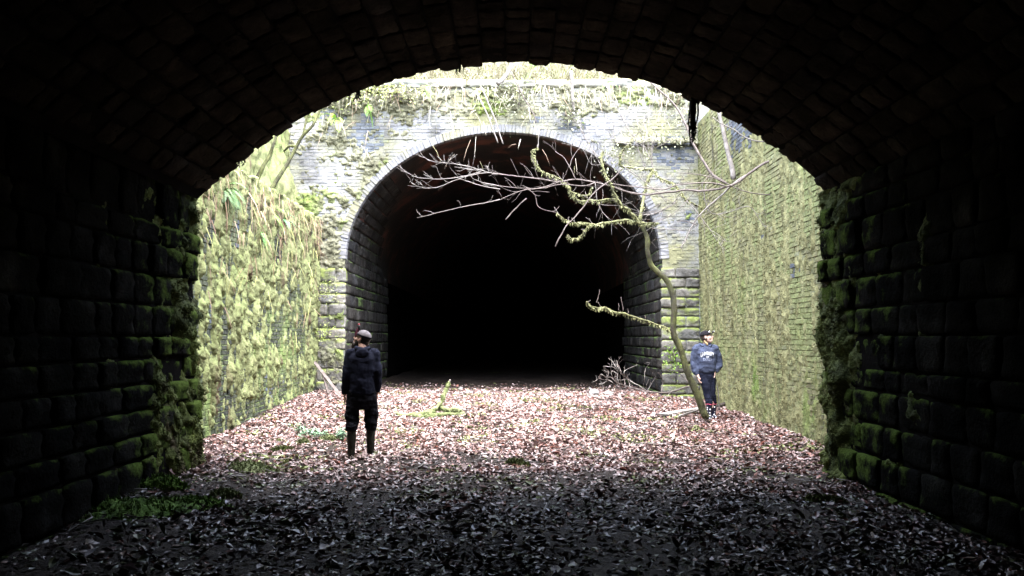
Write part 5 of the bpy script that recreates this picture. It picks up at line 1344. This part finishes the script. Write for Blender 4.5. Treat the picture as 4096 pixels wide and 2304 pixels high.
for hp, kn, an in ((hipL, kneL, ankL), (hipR, kneR, ankR)):
    limb(a, [hp, (kn[0] * 1.0, kn[1], .66), (kn[0], kn[1], .5), (an[0], an[1], .42), (an[0], an[1], .375)], [.098, .094, .088, .086, .064], mx=W)
    s = 1 if kn[0] > 0 else -1
    ellipsoid(a, (kn[0] + s * .07, kn[1] - .01, .575), (.034, .07, .085), mx=W)
blob('trousers', a, 0.010, BLACKC, man, folds(10, .013, ((.42, .04, .005),), 8.0), 3)
for an in (ankL, ankR):
    s = 1 if an[0] > 0 else -1
    a = Acc(); limb(a, [(an[0], an[1], .39), (an[0], an[1] - .005, .25), (an[0], an[1], .12), (an[0], an[1] + .01, .06)], [.062, .060, .052, .055], mx=W)
    ellipsoid(a, (an[0] + s * .012, an[1] + .075, .045), (.05, .125, .045), (0, 0, -s * .15), W); loft(a, [(an[0] + s * .01, an[1] + .06, .0, .05, .15), (an[0] + s * .01, an[1] + .06, .03, .052, .15)], mx=W)
    blob('wellington', a, 0.009, RUB, man, folds(12, .004, ((.16, .05, .002),), 3.0), 3)
a = Acc(); ellipsoid(a, (0, -.035, -.02), (.080, .082, .078), mx=H); ellipsoid(a, (0, -.03, .03), (.079, .09, .07), mx=H); ellipsoid(a, (0, -.075, -.085), (.055, .035, .06), mx=H)
blob('hair', a, 0.008, HAIR, man, folds(40, .004, (), 1.0), 2)
a = Acc(); ellipsoid(a, (0, .062, -.105), (.048, .052, .042), mx=H); ellipsoid(a, (0, .085, -.135), (.03, .03, .035), mx=H)
for s in (-1, 1): ellipsoid(a, (s * .048, .03, -.072), (.018, .035, .05), mx=H)
blob('beard', a, 0.007, HAIR, man, folds(45, .004, (), 4.0), 2)
for s in (-1, 1): single('eye', lambda q, s=s: ellipsoid(q, (s * .029, .086, .002), (.012, .008, .008), mx=H), EYE, man)
cap_ = dome('cap', (.089, .108, .098), (0, -.018, .032), 2, CAPG, man, H)
BM = H @ Matrix.Translation((0, .070, .055)) @ Matrix.Rotation(R(62), 4, 'X')
brim('cap_brim', MAR, cap_, BM, .0, .085, .074, .0, .007, .0)
obj('cap_band', mesh_np('cap_band', xf(np.array([[1.012 * .089 * math.cos(t_), -.018 + 1.012 * .108 * math.sin(t_), .032 + dz] for dz in (.002, .030) for t_ in np.linspace(0, 2 * math.pi, 32, endpoint=False)]), H),
    np.array([[i, (i + 1) % 32, 32 + (i + 1) % 32, 32 + i] for i in range(32)]), CAPB, True), cap_)
tor = small_tube('clip_torch', [(0, .045, .016), (0, .080, .016), (0, .112, .016)], [.014, .014, .016], BLK, cap_, BM)
single('torch_tip', lambda q: ellipsoid(q, (0, .120, .016), (.015, .012, .015), mx=BM), REDL, man)

# ---- second person: navy hoodie, leaning by the right wall, looking up to the right
wb = gpt(2842, 1674); WZ = float(gz(wb.x, wb.y)) - 0.02
wom = thing('person', 'person in navy lettered hoodie and dotted boots standing by the right wall', 'person', (wb.x, wb.y, WZ))
SC = 1.0
W = Matrix.Translation((wb.x - 0.075, wb.y, WZ)) @ Matrix.Rotation(R(180), 4, 'Z')
H = W @ Matrix.Translation((-.02, .02, 1.555)) @ Matrix.Rotation(R(66), 4, 'Z') @ Matrix.Rotation(R(12), 4, 'X')
ankL, ankR = (-.135, -.03, .09), (-.035, .075, .09); kneL, kneR = (-.105, .0, .48), (-.012, .05, .48); hipL, hipR = (-.085, 0, .88), (.085, 0, .88)
shR, elR, wrR = (.175, 0, 1.33), (.222, -.01, 1.06), (.165, .07, .82); shL, elL, wrL = (-.175, 0, 1.33), (-.262, -.04, 1.06), (-.150, .045, .895)
a = Acc(); head_pieces(a, H)
limb(a, [(0, -.02, 1.32), (-.006, -.005, 1.41), (-.014, .01, 1.50)], [.055, .048, .046], mx=W)
loft(a, [(0, 0, .82, .13, .10), (0, 0, .93, .150, .105), (0, 0, 1.06, .125, .09), (0, 0, 1.22, .155, .11), (0, 0, 1.33, .145, .09), (0, 0, 1.38, .06, .06)], mx=W)
for sh, el, wr, cu in ((shL, elL, wrL, 0.9), (shR, elR, wrR, 0.45)):
    limb(a, [sh, el, wr], [.048, .036, .026], mx=W)
    dn = Vector(wr) - Vector(el); dn = W.to_3x3() @ (dn.normalized() + (Vector((0, .1, -.5)) if wr[0] > 0 else Vector((-.35, -.25, -1.2))))
    hand_pieces(a, W @ Vector(wr), dn, W.to_3x3() @ Vector((-1 if wr[0] > 0 else 1, .2, 0)), cu)
for hp, kn, an in ((hipL, kneL, ankL), (hipR, kneR, ankR)):
    limb(a, [hp, kn, an], [.08, .052, .036], mx=W); ellipsoid(a, (an[0], an[1] + .05, .035), (.035, .09, .028), mx=W)
blob('body', a, 0.0065, SKIN_P, wom, smooth=3)
a = Acc(); loft(a, [(0, 0, .88, .150, .118), (0, 0, .92, .178, .138), (0, .006, 1.02, .186, .145), (0, .008, 1.16, .188, .145), (0, .008, 1.27, .188, .138), (0, 0, 1.34, .165, .112), (0, 0, 1.39, .10, .085), (0, .0, 1.42, .07, .07)], mx=W)
for s, sh, el, wr in ((-1, shL, elL, wrL), (1, shR, elR, wrR)):
    mid = (Vector(el) * .4 + Vector(wr) * .6) + Vector((0, 0, -.015)); wr2 = Vector(wr) + (Vector(el) - Vector(wr)) * .08
    limb(a, [(s * .11, 0, 1.33), sh, el, tuple(mid), tuple(wr2)], [.065, .080, .072, .070, .042], mx=W)
hood_o = blob('hoodie', a, 0.010, NAVY2, wom, folds(8, .013, (), 12.0), 3)
a = Acc(); limb(a, [(-.05, .085, 1.375), (-.095, .02, 1.40), (-.075, -.07, 1.41), (0, -.11, 1.40), (.075, -.07, 1.41), (.095, .02, 1.40), (.05, .085, 1.375)], [.020, .030, .036, .040, .036, .030, .020], mx=W)
ellipsoid(a, (0, -.11, 1.36), (.09, .04, .06), mx=W)
blob('hood', a, 0.009, NAVY2, wom, folds(11, .007, (), 15.0), 3)
a = Acc(); loft(a, [(-.005, 0, .70, .14, .10), (0, 0, .78, .160, .115), (0, 0, .90, .150, .115)], mx=W)
for hp, kn, an in ((hipL, kneL, ankL), (hipR, kneR, ankR)):
    limb(a, [hp, (kn[0] * .7 + hp[0] * .3, kn[1], .66), kn, (an[0], an[1], .34), (an[0], an[1], .29)], [.098, .086, .075, .068, .056], mx=W)
blob('trousers', a, 0.009, INK, wom, folds(10, .008, ((.36, .06, .006), (.48, .05, .003)), 18.0), 3)
for an in (ankL, ankR):
    s = 1 if an == ankR else -1
    a = Acc(); limb(a, [(an[0], an[1], .29), (an[0], an[1], .2), (an[0], an[1], .12), (an[0], an[1] + .01, .06)], [.058, .056, .050, .052], mx=W)
    ellipsoid(a, (an[0] + s * .015, an[1] + .07, .042), (.046, .115, .042), (0, 0, -s * .2), W); loft(a, [(an[0] + s * .012, an[1] + .055, .0, .045, .13), (an[0] + s * .012, an[1] + .055, .025, .047, .13)], mx=W)
    b_ = blob('rain_boot', a, 0.009, DOTS, wom, None, 3)
    v, q, t = tube_arrays(xf(spline([(an[0] + .060 * math.cos(k), an[1] + .060 * math.sin(k), .295 + .006 * math.sin(2 * k)) for k in np.linspace(0, 2 * math.pi, 13)], 2), W), .009, 8, False)
    obj('boot_cuff', mesh_np('boot_cuff', v, q, RED, True), b_)
a = Acc(); ellipsoid(a, (0, -.035, -.015), (.079, .080, .075), mx=H); ellipsoid(a, (0, -.03, .03), (.079, .09, .07), mx=H)
blob('hair', a, 0.008, HAIR, wom, folds(40, .003, (), 7.0), 2)
a = Acc(); limb(a, [(-.04, -.07, -.06), (-.055, -.05, -.12), (-.06, -.03, -.17)], [.02, .02, .012], mx=H); limb(a, [(.05, -.05, -.06), (.06, -.02, -.12), (.065, .0, -.16)], [.018, .018, .010], mx=H)
blob('hair_ends', a, 0.006, HAIRB, wom, folds(50, .003, (), 9.0), 2)
for s in (-1, 1):
    single('eye', lambda q, s=s: ellipsoid(q, (s * .029, .086, .002), (.012, .008, .008), mx=H), EYE, wom)
    single('eyebrow', lambda q, s=s: ellipsoid(q, (s * .03, .097, .024), (.018, .005, .004), mx=H), HAIR, wom)
single('lips', lambda q: ellipsoid(q, (0, .102, -.070), (.02, .006, .008), mx=H), flat_mat('lip', (0.4, 0.14, 0.13)), wom)
cap_ = dome('cap', (.089, .108, .096), (0, -.018, .032), 2, CAPB, wom, H)
brim('cap_brim', CAPB, cap_, H, .070, .080, .075, .050, .007, .010)
single('cap_badge', lambda q: ellipsoid(q, (.035, .075, .085), (.028, .012, .020), (-0.7, 0.3, 0), H), LENS, cap_)
small_tube('head_torch', [(0, .115, .068), (0, .138, .070), (0, .160, .072)], [.014, .014, .017], BLK, cap_, H)
single('torch_lens', lambda q: ellipsoid(q, (0, .163, .072), (.015, .006, .015), mx=H), LENS, wom)

# lettering printed on the hoodie front
dgp = bpy.context.evaluated_depsgraph_get()
bvh = BVHTree.FromObject(hood_o, dgp)
def printed(text, size, zc, width, bend, mat, name):
    cu = bpy.data.curves.new(name, 'FONT'); cu.body = text; cu.align_x = 'CENTER'; cu.align_y = 'CENTER'; cu.size = size; cu.offset = size * 0.03; cu.resolution_u = 3
    o = bpy.data.objects.new(name, cu); COL.objects.link(o)
    dg = bpy.context.evaluated_depsgraph_get(); me = bpy.data.meshes.new_from_object(o.evaluated_get(dg)); bpy.data.objects.remove(o)
    bm = bmesh.new(); bm.from_mesh(me); bmesh.ops.triangulate(bm, faces=bm.faces); bmesh.ops.subdivide_edges(bm, edges=bm.edges, cuts=1)
    xs_ = [v.co.x for v in bm.verts]; wid = max(xs_) - min(xs_); k = width / wid
    for v in bm.verts:
        x = v.co.x * k; e = (2 * x / width) ** 2; z = zc + v.co.y * (1 + 0.45 * e * (bend > 0)) - bend * e
        p = W @ Vector((-x, .6, z)); hit = bvh.ray_cast(p, W.to_3x3() @ Vector((0, -1, 0)))
        v.co = hit[0] + (W.to_3x3() @ Vector((0, .006, 0))) if hit[0] else p
    bm.to_mesh(me); bm.free(); me.materials.clear(); me.materials.append(mat)
    return obj(name, me, hood_o)
printed('UNIVERSITY', 0.085, 1.245, 0.25, 0.035, WHITE, 'lettering')
printed('OF', 0.055, 1.178, 0.055, 0, WHITE, 'lettering')
printed('DERBY', 0.066, 1.128, 0.17, -0.006, PALEP, 'lettering')
